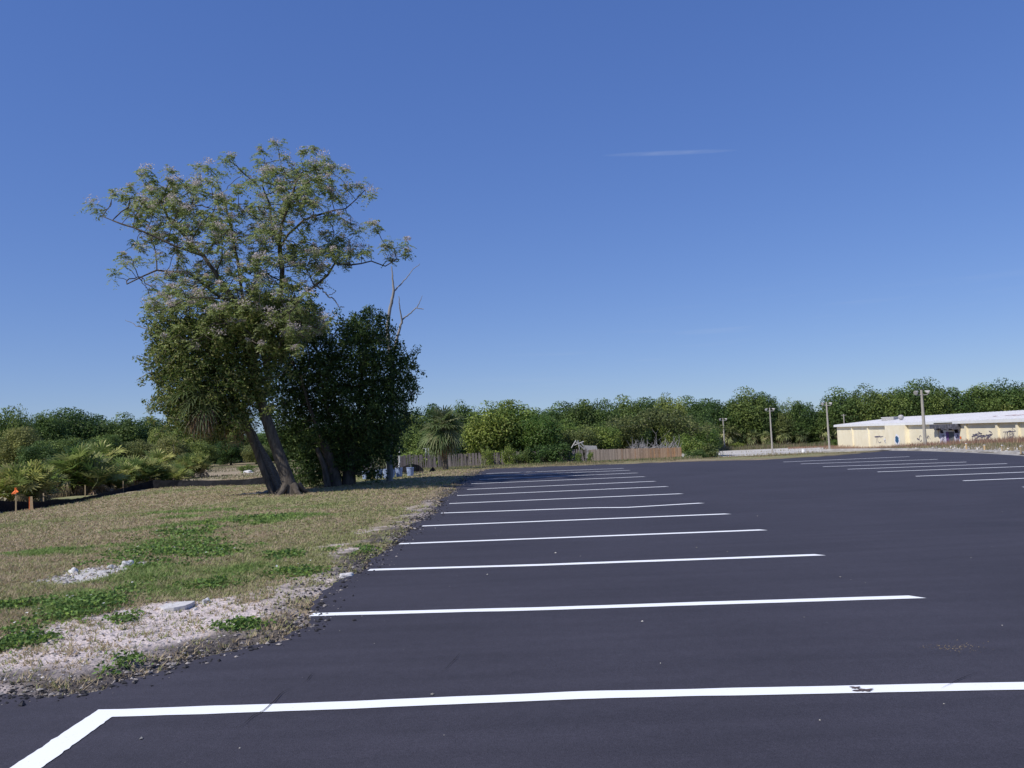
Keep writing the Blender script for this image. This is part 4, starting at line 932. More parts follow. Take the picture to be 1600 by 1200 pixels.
# middle and right wood
rows = [
    ('mid', 640, 640, 120, 60, 'green tree behind the right edge of the dense tree'),
    ('dark', 668, 628, 125, 60, 'dark tree behind the left side of the lone palm'),
    ('mid', 725, 624, 118, 50, 'green tree rising just right of the lone palm crown'),
    ('light', 765, 628, 104, 84, 'light green leafy tree right of the lone palm behind the fence'),
    ('light', 800, 622, 106, 84, 'tallest light green tree with a brownish shoulder behind the grey fence'),
    ('light', 842, 642, 103, 62, 'light green tree sloping down toward the dark crowns'),
    ('dark', 872, 630, 150, 76, 'dark rounded tree left of the twin dark crowns'),
    ('dark', 903, 622, 148, 62, 'dark tree, left of the twin crowns over the fence'),
    ('dark', 938, 618, 150, 56, 'dark tree, right of the twin crowns over the fence'),
    ('dark', 978, 619, 165, 60, 'far blue-green tree over the middle of the wooden fence'),
    ('dark', 1012, 618, 170, 60, 'far dark tree over the right half of the brown fence'),
    ('mid', 1048, 612, 160, 46, 'pale rounded dome standing above the wood over the brown fence end'),
    ('dark', 1078, 620, 165, 56, 'dark tree just right of the pale dome'),
    ('dark', 1110, 620, 165, 60, 'dark tree above the leftmost light pole'),
    ('dark', 1140, 622, 160, 50, 'dark tree right above the leftmost light pole lamp'),
    ('dark', 1168, 607, 162, 66, 'tall dark tree, highest between the two left light poles'),
    ('dark', 1192, 610, 166, 44, 'dark tree just left of the second light pole'),
    ('airy', 1215, 616, 150, 36, 'pale feathery treetop beside the second light pole'),
    ('airy', 1234, 618, 150, 34, 'pale feathery treetop right of the second light pole'),
    ('dark', 1253, 624, 150, 44, 'dark rounded tree before the dip in the skyline'),
    ('dark', 1280, 640, 152, 44, 'low dark tree at the dip in the skyline'),
    ('dark', 1312, 607, 158, 62, 'tall dark tree behind the third light pole'),
    ('mid', 1350, 603, 165, 64, 'tree above the left end of the yellow building'),
    ('mid', 1386, 604, 165, 62, 'tree above the roof vents of the yellow building'),
    ('dark', 1422, 596, 165, 62, 'dark tree just left of the nearest light pole lamps'),
    ('mid', 1450, 593, 160, 62, 'tree right behind the nearest light pole lamps'),
    ('dark', 1490, 601, 160, 64, 'dark tree above the graffitied doorway'),
    ('mid', 1528, 600, 155, 64, 'green tree over the right part of the long roof'),
    ('mid', 1566, 594, 150, 66, 'tree near the right edge above the roof'),
    ('dark', 1604, 590, 150, 66, 'tallest tree at the right edge of the picture')]
def back(px, D): return max(D, 178) if px > 1100 else D
for row in rows: put(row[0], row[1], row[2], back(row[1], row[3]), *row[4:])
for px, top, D, w, kd in [(690, 660, 112, 70, 'mid'), (880, 655, 112, 60, 'light'), (905, 664, 106, 60, 'olive'), (935, 660, 108, 66, 'light'), (965, 652, 118, 60, 'olive'), (985, 645, 122, 60, 'mid'), (1095, 660, 120, 56, 'light'), (1085, 645, 135, 60, 'mid'), (1120, 645, 150, 56, 'mid'), (650, 668, 108, 60, 'mid')]:
    put(kd, px, top, back(px, D), w, 'bushy lighter tree in the lower row behind the wooden fence', 'lower row of trees behind the fence')
for px, top, D, w, kd in [(1180, 650, 150, 56, 'mid'), (1215, 645, 148, 50, 'olive'), (1240, 650, 146, 52, 'dark'), (1270, 655, 146, 46, 'mid'), (1290, 645, 150, 50, 'dark'), (1325, 632, 162, 56, 'olive'), (1360, 630, 165, 60, 'olive'), (1400, 628, 165, 60, 'mid'), (1440, 630, 158, 60, 'dark'), (1475, 626, 152, 60, 'mid'), (1515, 622, 145, 60, 'mid'), (1555, 618, 140, 64, 'light'), (1595, 614, 138, 64, 'mid'), (1630, 610, 138, 64, 'mid'), (1140, 655, 152, 50, 'olive')]:
    put(kd, px, top, back(px, D), w, 'bushy tree in the lower row of the right-hand wood', 'lower row of trees of the right-hand wood')
# second screen of crowns behind so no sky shows low down
bk = 0
for i in range(44):
    px = -40+i*39; top = np.interp(px, [0, 110, 260, 300, 640, 700, 860, 1180, 1270, 1330, 1640], [660, 652, 672, 680, 668, 650, 640, 632, 655, 632, 612])+random.uniform(-3, 4)
    put('dark', px, top, 200 if px > 600 else 125, 70, 'dark tree far back in the wood, only bits of crown showing', 'trees far back in the wood')

# spreading olive tree with bare pale limbs over the brown fence
D4 = 112
q = lambda x, y, d=0: P(x, y, D4+d)
woody('spreading_tree', 'spreading olive tree with bare pale limbs above the end of the brown fence', q(1026, 712),
      [(995, 662, 34, 9), (1040, 656, 42, 9), (1030, 648, 36, 8), (1068, 668, 26, 10), (985, 674, 18, 10)], D4, 9, 300, 1.0,
      [(None, [q(1026, 714), q(1026, 690), q(1025, 678)]), (1, [q(1025, 678), q(1018, 670), q(1010, 664)]), (1, [q(1025, 678), q(1030, 668), q(1034, 660)]), (1, [q(1026, 690), q(1040, 678), q(1050, 670)])], .42, .2,
      [(.15, .18, .06), (.19, .21, .075), (.11, .14, .05)], 30, .95, 61, trunk_r=.30, bark='deadwood', flat=.5)
bp_ = empty('brush_pile', P(1010, 712, 101), 'grey heap of dead branches behind the brown fence', 'brush pile'); mb = MB(); r = np.random.default_rng(90)
for k in range(150):
    px = r.uniform(985, 1062); b = P(px, 704+r.uniform(-3, 4), 101+r.uniform(-2, 2)); d = norm(np.array((r.normal(), r.normal()*.5, abs(r.normal())*.9+.1))); L = r.uniform(.6, 2.0)
    mb.tube([b, b+d*L*.5+r.normal(0, .08, 3), b+d*L], [.05, .035, .012], 4, cap=False)
mb.build('branches', M['deadwood'], bp_)

# wood palms
pp = []
for s in (0, 1):
    root = empty('cabbage_palm', (0, 0, 0)); palm(root, np.array((0, 0, -.2)), np.array((.1, 0, 3.0)), .19, 34, .9, 1.15, 51+s, GP, 22, lo=-1.1, wid=.07, nl=9)
    pp.append(root)
upalm = set()
def putpalm(px, top, D, s, label, group=None, base_h=None):
    pr = pp[len(upalm) % 2] if len(upalm) < 2 else copy_tree(pp[random.randrange(2)])
    upalm.add(pr.name); t = P(px, top, D); zb = float(hz(t[0], t[1])); hgt = t[2]-zb; k = hgt/4.9
    pr.location = (t[0], t[1], zb); pr.scale = (k*s, k*s, k); pr.rotation_euler = (0, 0, random.random()*6.28); tag(pr, label, 'palm', group)
for row in [(1136, 658, 175, 1.1, 'palm with brown dead fronds right behind the leftmost light pole'), (1152, 660, 176, 1.0, 'palm just right of the leftmost light pole'),
            (1186, 640, 177, .9, 'tall palm left of the second light pole'), (1176, 668, 174, 1.0, 'low palm between the two left light poles'), (1196, 672, 173, 1.0, 'low palm just left of the second light pole'),
            (1222, 662, 175, 1.0, 'palm just right of the second light pole'), (1250, 668, 175, 1.1, 'palm midway between the second and third light poles'), (1288, 655, 176, 1.0, 'palm just left of the third light pole'),
            (1118, 672, 172, 1.0, 'low palm left of the leftmost light pole'), (1310, 650, 176, 1.0, 'palm head showing above the left end of the long roof')]: putpalm(*row)

# palmettos on the left, and shrubs
pq = []
GS = [(.19, .25, .07), (.27, .30, .09), (.13, .18, .06), (.31, .31, .12)]
def palmetto(seed, nheads, spread, R, greens):
    root = empty('palmetto', (0, 0, 0)); r = np.random.default_rng(seed); fb = MB(); eb = MB()
    for h in range(nheads):
        c = np.array((r.normal()*spread, r.normal()*spread, .1+abs(r.normal())*.35))
        for k in range(20):
            g = np.array(greens[r.integers(len(greens))])*(.8+.4*r.random()); frond(fb, c, k*2.4+r.normal()*.2, 1.4-1.15*(k/20)+r.normal()*.1, R*(.7+.5*r.random()), R*.72, r, g, .30, 12, wid=.05)
        for k in range(5): frond(eb, c, r.random()*6.28, -.2+r.normal()*.25, R*.6, R*.6, r, np.array((.28, .2, .12))*(.7+.5*r.random()), .8, 9, True, wid=.035)
    fb.build('fronds', M['leaf'], root); eb.build('dead_fronds', M['leaf'], root); return root
pq = [palmetto(201, 6, .30, .62, GS), palmetto(202, 8, .36, .62, GS)]
up = set()
def putpm(px, py, D, hpx, label, k=0, name=None, wf=1.0):
    pr = pq[k]
    if pr.name in up: pr = copy_tree(pr)
    up.add(pr.name); b = P(px, py, D); zb = float(gz(b[0], b[1])); t = P(px, py-hpx, D); s = (t[2]-zb)/1.45
    pr.location = (b[0], b[1], zb); pr.scale = (s*wf, s*wf, s); pr.rotation_euler = (0, 0, random.random()*6.28); tag(pr, label, 'palmetto')
for row in [(12, 800, 27, 80, 'big palmetto behind the silt fence at the left edge of the picture', 1), (54, 796, 29, 62, 'palmetto just right of the one at the left edge, above the cone', 0),
            (105, 775, 34, 72, 'tall shaggy palmetto left of the fence stakes', 0), (143, 775, 34.5, 72, 'tall shaggy palmetto with a pale dead skirt, second of the pair', 1), (128, 772, 38, 74, 'palmetto behind the tall shaggy pair', 0),
            (183, 770, 36.5, 42, 'low yellow-green palmetto right of the tall shaggy pair', 0), (208, 767, 38, 56, 'dark green palmetto in the middle of the row', 1),
            (226, 766, 43, 58, 'palmetto standing behind the middle of the row', 0), (258, 763, 39.5, 44, 'yellowish palmetto at the right end of the row', 0), (288, 748, 50, 42, 'olive palmetto beyond the right end of the row by the sandy path', 1)]: putpm(*row)

# hedge shrubs: foliage to the ground
def shrub_proto(seed, cols):
    root = empty('shrub', (0, 0, 0)); r = np.random.default_rng(seed); mb = MB(); c = []
    for k in range(26):
        a = r.random()*6.28; q_ = r.random()**.5*.42; c.append((math.cos(a)*q_, math.sin(a)*q_, r.uniform(.08, .9-.8*q_)))
    c = np.array(c); leafcloud(mb, c, .17, 70, .07, .042, cols, r, outward=1.0); mb.build('foliage', M['leaf'], root)
    tb = MB()
    for k in range(7): tb.tube([(0, 0, -.05), c[k]*np.array((.6, .6, .5)), c[k]], [.015, .01, .004], 4)
    tb.build('stem', M['bark'], root); return root
protos['sdark'] = [shrub_proto(301, DK), shrub_proto(302, MD)]; protos['slight'] = [shrub_proto(303, LT)]; protos['solive'] = [shrub_proto(304, OL)]
gS = 'shrubs along the foot of the woods'
for px, top, D, w, kd, lb in [
    (842, 688, 94, 44, 'sdark', 'dark vine-covered bush swallowing the grey fence'), (872, 684, 94, 48, 'sdark', 'dark bush spilling over the fence left of the pale wreckage'), (818, 696, 94, 34, 'sdark', 'small dark bush leaning on the shaded grey fence'),
    (903, 700, 93, 12, 'slight', 'thin ivy clump climbing the fence left of the pale wreckage'), (922, 700, 93, 10, 'slight', 'thin ivy clump where grey boards meet brown boards'),
    (760, 690, 94, 20, 'slight', 'light green vines hanging over the grey fence right of the lone palm'), (793, 686, 94, 22, 'slight', 'light green climber hanging down to the ground over the grey fence'),
    (1080, 676, 95, 40, 'slight', 'green bush at the right-hand end of the brown fence'), (1086, 700, 90, 34, 'sdark', 'low dark bush at the foot of the fence end'), (1100, 684, 105, 40, 'solive', 'olive bush right of the fence end'),
    (625, 694, 97, 70, 'slight', 'sunny light green bush behind the fence above the blue buckets'), (665, 690, 98, 60, 'slight', 'sunny light green bush left of the lone palm behind the white posts'), (588, 700, 97, 50, 'slight', 'light green bush behind the left end of the grey fence'),
    (1150, 688, 170, 26, 'slight', 'bright green bush just right of the leftmost light pole base'), (1206, 690, 170, 24, 'sdark', 'small bush at the base of the second light pole'), (1270, 688, 170, 40, 'solive', 'olive bush left of the third light pole base'), (1306, 684, 166, 26, 'slight', 'bright green bush at the left corner of the yellow building'),
    (1415, 697, 60, 12, 'sdark', 'small dark weedy bush on the verge left of the nearest light pole'), (1443, 702, 58, 24, 'slight', 'bright green weeds round the nearest light pole base'), (1517, 706, 42, 10, 'slight', 'small yellow-green weed clump between the first two verge stakes'), (1541, 708, 41, 10, 'slight', 'small yellow-green weed clump beside the second verge stake'),
    (330, 742, 60, 30, 'solive', 'low dry bush by the sandy path beyond the silt fence'), (385, 722, 55, 30, 'slight', 'light green bush left of the leaning palm base'), (1075, 712, 70, 26, 'sdark', 'low sprawling bush on the ground right of the brown fence')]:
    put(kd, px, top, D, w, lb, gS, cat='bush', k=0)

# ------------------------------------------------------------------ wooden fences
def board_fence(name, label, pts, colf, seed, gap=.006, lean=.03, missing=0.0, top_j=.04):
    """pts: [(px, base y, top y, D)] ; vertical boards on rails with posts"""
    root = empty(name, P(pts[0][0], pts[0][1], pts[0][3]), label, 'fence'); r = np.random.default_rng(seed)
    B = np.array([P(p[0], p[1], p[3]) for p in pts]); T = np.array([P(p[0], p[2], p[3]) for p in pts])
    d = np.cumsum(np.r_[0, np.linalg.norm(np.diff(B[:, :2], axis=0), axis=1)]); w = .14; n = int(d[-1]/w); mb = MB(); 
    I = lambda t, A: np.array([np.interp(t, d, A[:, k]) for k in range(3)])
    for k in range(n):
        if r.random() < missing: continue
        t = k*w; b = I(t, B); b2 = I(t+w-gap-.004, B); tp = I(t, T)[2]+r.normal(0, top_j); gzv = min(b[2], float(hz(b[0], b[1])))-.15
        u = norm(b2-b); nn = np.array((u[1], -u[0], 0)); nn = nn if nn[1] < 0 else -nn; ln = r.normal(0, lean); dx = u*ln
        th = .02; o = nn*(.03+.004*(k % 2)); c = colf(k/n, r)
        v = [b, b2, b2-nn*th, b-nn*th]; lo = [np.array((q_[0], q_[1], gzv))+o for q_ in v]; hi = [np.array((q_[0], q_[1], tp))+o+dx for q_ in v]
        mb.hexa(np.array(lo+hi), c)
    mb.build('boards', M['board'], root)
    for f in (.25, .8):
        rb_ = MB(); pts3 = [I(t, B)*(1-f)+I(t, T)*f+np.array((0, .07, 0)) for t in np.linspace(0, d[-1], 30)]; rb_.tube(pts3, .045, 4, (.2, .17, .15)); rb_.build('rail', M['board'], root)
    for t in np.arange(0, d[-1]+.1, 2.4):
        q_ = MB(); b = I(t, B); z0 = b[2]-.5; z1 = I(t, T)[2]-.06; q_.box((b[0], b[1]+.16, (z0+z1)/2), (.10, .10, z1-z0), 0, (.22, .19, .17)); q_.build('post', M['board'], root)
    return root
grey = lambda t, r: np.array((.215, .19, .185))*(.65+.6*r.random())
def brown(t, r):
    a = np.array((.33, .275, .235)); b = np.array((.37, .26, .18)); k = min(1, max(0, (t-.25)*2.2)); return (a*(1-k)+b*k)*(.78+.4*r.random())*(np.array((1.06, .92, .78)) if r.random() < .3*k else 1)
board_fence('board_fence', 'old grey leaning board fence behind the lone palm, half hidden by vines', [(568, 738, 713, 92), (640, 735, 711, 94), (700, 732.5, 710, 95), (780, 729, 707, 95), (860, 726, 704, 95), (918, 723.5, 702, 95)], grey, 1, lean=.10, missing=.03, top_j=.05)
board_fence('board_fence', 'newer brown board fence with even tops, right end of the fence line', [(921, 723.3, 702.5, 95), (1000, 720.5, 700.5, 95), (1066, 717.8, 699, 95)], brown, 2, lean=.012, top_j=.025)

# wreckage behind the fence
wk = empty('broken_shed', P(905, 715, 99), 'pale grey collapsed shed remains poking above the fence', 'shed'); mb = MB()
q = lambda x, y, d=0: P(x, y, 99+d)
for a, b in [((899, 690), (915, 704)), ((903, 688), (906, 704)), ((897, 696), (912, 690)), ((908, 692), (921, 708)), ((893, 700), (900, 688))]:
    mb.tube([q(*a), q(*b)], .075, 4, (.5, .5, .52))
mb.build('frame', M['metal'], wk)
mb = MB(); A = [q(913, 696), q(932, 696.5), q(934, 704), q(911, 703)]; B_ = [a+np.array((0, .12, .0)) for a in A]; mb.hexa(np.array(A+B_)); mb.build('roof_panel', M['metal'], wk)
mb = MB(); A = [q(914, 704.5), q(930, 705), q(930, 716), q(914, 716)]; B_ = [a+np.array((0, .12, .0)) for a in A]; mb.hexa(np.array(A+B_)); mb.build('wall_panel', M['metal'], wk)
# white posts of a patio frame behind the fence
pg = empty('patio_frame', P(660, 715, 97), 'white posts and rail of a patio frame left of the lone palm behind the fence', 'frame'); 
for px, y0, y1, rr_ in [(665.5, 712, 701, .07), (669.5, 712, 700, .07), (676, 712, 699, .04), (611.5, 712, 690, .09), (608, 700, 688, .05)]:
    mb = MB(); mb.tube([P(px, y0, 97), P(px, y1, 97)], rr_, 6); mb.build('post', M['whitepaint'], pg)
mb = MB(); mb.tube([P(660, 701.5, 97), P(678, 698, 97)], .03, 5); mb.build('rail', M['metal'], pg)

# ------------------------------------------------------------------ silt fences
def silt(name, label, pts, stakes):
    """pts: (px, base y, height m, D)"""
    root = empty(name, P(pts[0][0], pts[0][1], pts[0][3]), label, 'silt fence')
    W_ = np.array([[*P(p[0], p[1], p[3]), p[2]] for p in pts]); d = np.cumsum(np.r_[0, np.linalg.norm(np.diff(W_[:, :2], axis=0), axis=1)]); t = np.linspace(0, d[-1], 160)
    x, y, h = [np.interp(t, d, W_[:, k]) for k in (0, 1, 3)]; z = gz(x, y); h = h*(.75+.5*fbm(t, t*0, 1.6, 5)); y2 = y+.05*np.sin(t*3)+.04*(fbm(t, t*0, .5, 8)-.5)
    rows_ = []
    for k, f in enumerate((0, .35, .7, 1, 1.02)):
        rows_.append(np.stack([x, y2+(.10*f)+.06*(fbm(t, t*0+k, .4, 9+k)-.5), z-.05+(h+.05)*min(f, 1)], 1))
    rows_[-1][:, 1] += .03
    V = np.vstack(rows_); m = 160; f = [(a*m+i, a*m+i+1, (a+1)*m+i+1, (a+1)*m+i) for a in range(4) for i in range(m-1)]
    mb = MB(); mb.add(V, f); mb.build('fabric', M['fabric'], root)
    for px, D, hh_, lean in stakes:
        b = P(px, 770, D); zz_ = float(gz(b[0], b[1])); mb = MB(); mb.box((b[0], b[1]+.14, zz_+hh_/2-.1), (.035, .025, hh_+.2), lean); mb.build('stake', M['stakewood'], root)
    return root
silt('silt_fence', 'long sagging black silt fence along the crest of the lawn at left', [(-60, 806, .40, 22.5), (0, 802, .36, 24), (60, 795, .22, 25.5), (110, 788, .15, 27.5), (160, 779, .12, 31), (200, 772, .20, 34.5), (235, 769, .38, 35.5), (280, 766, .30, 36), (330, 764, .27, 35.5), (380, 760, .26, 35.5), (425, 758, .34, 35.5)], [(64, 26.2, .42, .2), (130, 30, .48, .1), (190, 33.6, .48, .4)])
silt('silt_fence', 'crumpled short length of black silt fence behind the blue buckets', [(552, 741, .25, 41), (600, 740, .22, 41), (625, 738, .3, 42), (642, 737, .5, 42), (655, 737, .32, 42.3), (662, 738, .1, 42.3)], [(601, 41, .5, 0)])
silt('silt_fence', 'small loose scrap of black silt fence left of the lone palm', [(671, 738, .06, 41.5), (676, 737, .22, 42), (681, 736, .05, 42)], [])

# stake with orange flagging and the small cone
fs = P(25, 803, 23.6); z0 = float(gz(fs[0], fs[1])); st = empty('survey_stake', (fs[0], fs[1], z0), 'thin survey stake with an orange ribbon at far left', 'stake')
mb = MB(); mb.box((fs[0], fs[1], z0+.35), (.035, .025, .75), .2); mb.build('stake', M['stakewood'], st)
mb = MB(); r = np.random.default_rng(4)
for k in range(6):
    a = np.array((fs[0], fs[1]-.02, z0+.66)); d_ = np.array((r.normal()*.05, -.03, -.06-.1*r.random())); s = np.array((.025, .0, .012)); mb.hexa(np.array([a-s, a+s, a+d_+s, a+d_-s, a-s+(0, .004, 0), a+s+(0, .004, 0), a+d_+s+(0, .004, 0), a+d_-s+(0, .004, 0)]))
mb.tube([(fs[0], fs[1], z0+.60), (fs[0], fs[1], z0+.72)], .032, 8); mb.build('ribbon', M['orange'], st)
c = P(49, 797, 24.6); z0 = float(gz(c[0], c[1])); cn = empty('marker_stake', (c[0], c[1], z0), 'short buff marker post with an orange left face at the silt fence', 'marker')
mb = MB(); mb.box((c[0], c[1], z0+.19), (.10, .06, .44), .5, None, .6); mb.build('post', M['coneband'], cn)
mb = MB(); mb.box((c[0]-.052, c[1]-.012, z0+.21), (.03, .065, .38), .5, None, .7); mb.build('painted_face', M['orange'], cn)

# ------------------------------------------------------------------ saplings in buckets
def bucket(px, py, D, hpx, stem_top, mat, label, w=.0055, seed=0, lf=True):
    b = P(px, py, D); z0 = float(gz(b[0], b[1])); h = hpx/F*D; root = empty('potted_sapling', (b[0], b[1], z0), label, 'potted tree', 'saplings in buckets beside the dense tree')
    o = np.array((b[0], b[1], z0)); mb = MB(); R_ = .165; n = 18
    mb.tube([o+(0, 0, .0), o+(0, 0, h*.5), o+(0, 0, h*.93)], [R_*.82, R_*.92, R_], n, cap=True); mb.tube([o+(0, 0, h*.93), o+(0, 0, h)], [R_*1.07, R_*1.07], n); mb.build('bucket', mat, root, smooth=False)
    t = P(px, stem_top, D); mb = MB(); jitpath([o+(0, 0, h*.9), np.array((b[0]+.02, b[1], (z0+t[2])/2)), np.array((t[0], b[1], t[2]))], w*3, w*1.4, mb, 6, 4, .008)
    mb.build('stem', M['whitepaint'] if w > .008 else M['pole'], root)
    if lf:
        mb = MB(); r = np.random.default_rng(seed); leafcloud(mb, np.array([[t[0]+r.normal()*.08, b[1]+r.normal()*.08, t[2]+r.normal()*.12] for _ in range(6)]), .14, 12, .08, .035, [(.08, .12, .04)], r); mb.build('leaves', M['leaf_still'], root)
for i, row in enumerate([(572, 755, 36, 13, 712, 'bucket', 'leftmost bucket sapling, deep in the shade of the dense tree'), (582, 755, 36.5, 14, 716, 'bucket2', 'sapling in an olive brown bucket, second from the left'),
            (592, 755, 36, 14, 709, 'bucket', 'sapling in a pale blue bucket, third from the left'), (604, 754.5, 36, 14.5, 712, 'bucket', 'sapling in a pale blue bucket, middle of the row'), (612, 753.5, 36.6, 13.5, 722, 'bucket', 'short sapling in the pale bucket right of the middle'),
            (624, 752.5, 37, 13.5, 697, 'bucket', 'sapling with a thick white stem, second from the right'), (641.5, 751.5, 37, 14, 722, 'bucket', 'bright blue-white bucket sapling at the right end of the row')]):
    a, b, D, h, s, m, lb = row; bucket(a, b, D, h, s, M[m], lb, w=.0055 if i != 5 else .014, seed=i)

# ------------------------------------------------------------------ parking-lot light poles
def lightpole(px, base, top, D, label, r0=.16, two=True, lamp=.34):
    b = P(px, base, D); t0 = P(px-(base-top)*math.tan(math.radians(0)), top, D); zb = float(hz(b[0], b[1])); zt = t0[2]; root = empty('light_pole', (b[0], b[1], zb), label, 'light pole', 'light poles beyond the parking lot')
    o = np.array((b[0], b[1], zb)); ht = zt-zb; mb = MB(); mb.tube([o+(0, 0, -.3), o+(0, 0, ht*.5), o+(0, 0, ht)], [r0, r0*.82, r0*.62], 8); mb.build('pole', M['pole'], root)
    mb = MB(); mb.tube([o+(-.62, -.05, ht-.55), o+(.62, -.05, ht-.55)], .05, 6)
    mb.build('crossarm', M['metal'], root)
    for s in ((-1, 1) if two else (1,)):
        mb = MB(); c = o+np.array((s*.62, -.12, ht-.25)); mb.tube([c+(0, .05, -.3), c+(0, .0, -.05)], .035, 5)
        ax = norm(np.array((s*.75, -.4, -.35))); mb.tube([c-ax*.30, c-ax*.12, c+ax*.12, c+ax*.17], [lamp*.35, lamp*.62, lamp, lamp*.96], 14); l = mb.build('floodlight', M['metal'], root)
lightpole(1446.5, 703, 609, 88, 'nearest and tallest concrete light pole with two floodlights before the doorway', .20, lamp=.25)
lightpole(1296.5, 707, 628, 129, 'light pole just left of the yellow building', .18, lamp=.23)
lightpole(1207, 707, 637, 139, 'slender light pole with a crossarm in front of the palms', .16, lamp=.2)
lightpole(1132.5, 703, 653, 171, 'shortest leftmost light pole, with small floodlights', .18, lamp=.22)
b = P(1319.5, 668, 168); o = np.array(b); root = empty('utility_pole', (b[0], b[1], float(hz(b[0], b[1]))), 'thin pale pole rising behind the left end of the long roof', 'pole')
mb = MB(); t = P(1318.5, 647, 168); mb.tube([np.array(root.location), (b[0], b[1], t[2])], [.14, .10], 6); mb.build('pole', M['pole'], root)
mb = MB(); mb.tube([(b[0]-.5, b[1], t[2]-.25), (b[0]+.5, b[1], t[2]-.25)], .06, 5); mb.build('crossarm', M['pole'], root)
b = P(1255.5, 703, 128); z0 = float(hz(b[0], b[1])); root = empty('barrel', (b[0], b[1], z0), 'small white barrel on the white shell yard', 'barrel')
mb = MB(); o = np.array((b[0], b[1], z0)); mb.tube([o, o+(0, 0, .35), o+(0, 0, .75)], [.28, .31, .28], 14); mb.build('drum', M['whitepaint'], root); mb = MB(); mb.tube([o+(0, 0, .74), o+(0, 0, .82)], [.30, .29], 14); mb.build('lid', M['whitepaint'], root)

# ------------------------------------------------------------------ the long yellow building
A0 = P(1309, 690, 156)[:2]; B0 = P(1600, 690, 86)[:2]; ud = (B0-A0)/np.linalg.norm(B0-A0); nd = np.array((ud[1], -ud[0])); nd = nd if nd@(-A0) > 0 else -nd
LEN = np.linalg.norm(B0-A0)+22
def upx(px):
    lo, hi = 0., LEN+20
    for _ in range(50):
        m = (lo+hi)/2; q_ = A0+ud*m
        if proj((q_[0], q_[1], -2))[0] < px: lo = m
        else: hi = m
    return lo
ez_l = P(1309, 667.5, 156)[2]; ez_r = P(1600, 657.5, 86)[2]; EZ = (ez_l+ez_r)/2
def Wp(u, v, o=0.0): q_ = A0+ud*u+nd*o; return np.array((q_[0], q_[1], v))
bld = empty('warehouse', Wp(0, -2.8), 'long low cream-yellow building with a white roof and graffiti at right', 'building')
M['wall'] = mat_basic('cream_block_wall', (.76, .68, .49), .9, .2, c2=(.84, .77, .59), scale=.7, detail=9)
M['roof'] = mat_basic('white_metal_roof', (.62, .60, .60), .5, .4, c2=(.70, .70, .72), scale=.8)
M['rust'] = mat_basic('rust_stained_roof', (.42, .26, .24), .7, .3, c2=(.66, .6, .6), scale=.5, stretch=(.4, .4, 3))
M['fascia'] = mat_basic('white_fascia', (.78, .78, .77), .6, .3, var=.05, scale=1)
M['darkgap'] = mat_basic('dark_opening', (.012, .012, .015), .9, .1, var=.3)
M['torn'] = mat_basic('torn_grey_soffit', (.05, .05, .065), .9, .2, c2=(.17, .17, .2), scale=2.2, bump=.6)
M['spray_dark'] = mat_basic('spray_black', (.13, .12, .17), .8, .2, var=.2)
M['spray_blue'] = mat_basic('spray_blue', (.03, .10, .20), .8, .2, var=.15)
M['spray_white'] = mat_basic('spray_white', (.75, .76, .80), .8, .2, var=.05)
M['spray_purple'] = mat_basic('spray_purple', (.10, .05, .16), .8, .2, c2=(.2, .1, .28), scale=1.5)
M['paste'] = mat_basic('pale_door_panel', (.50, .48, .60), .8, .2, c2=(.68, .66, .76), scale=1.2)
M['doorgrey'] = mat_basic('door_grey', (.10, .11, .12), .7, .3, c2=(.16, .17, .17), scale=1)
u1, u2 = upx(1467), upx(1501)
zb = -4.2
def wallbox(mb, a, b, z0, z1, o0, o1): mb.hexa(np.array([Wp(a, z0, o1), Wp(b, z0, o1), Wp(b, z0, o0), Wp(a, z0, o0), Wp(a, z1, o1), Wp(b, z1, o1), Wp(b, z1, o0), Wp(a, z1, o0)]))
dh = P(1484, 671.5, 108)[2]
mb = MB(); wallbox(mb, 0, u1, zb, EZ-.02, -.3, 0); wallbox(mb, u2, LEN, zb, EZ-.02, -.3, 0); wallbox(mb, u1, u2, EZ-.7, EZ-.02, -.3, 0)
# end wall and back wall
mb.hexa(np.array([Wp(0, zb, -.3), Wp(.3, zb, -.3), Wp(.3, zb, -24), Wp(0, zb, -24), Wp(0, EZ-.02, -.3), Wp(.3, EZ-.02, -.3), Wp(.3, EZ-.02, -24), Wp(0, EZ-.02, -24)]))
mb.hexa(np.array([Wp(0, zb, -24), Wp(LEN, zb, -24), Wp(LEN, zb, -24.3), Wp(0, zb, -24.3), Wp(0, EZ-.02, -24), Wp(LEN, EZ-.02, -24), Wp(LEN, EZ-.02, -24.3), Wp(0, EZ-.02, -24.3)]))
wallm = mb.build('wall', M['wall'], bld)
for px in (1333, 1358, 1512, 1561, 1593):
    u = upx(px); mb = MB(); wallbox(mb, u, u+.45, zb, EZ-.03, .003, .22); mb.build('pilaster', M['wall'], bld)
mb = MB(); wallbox(mb, upx(1390), upx(1421), zb, EZ-.04, .003, .55); mb.build('projecting_bay', M['wall'], bld)
for u in (upx(1388), upx(1425)): pass
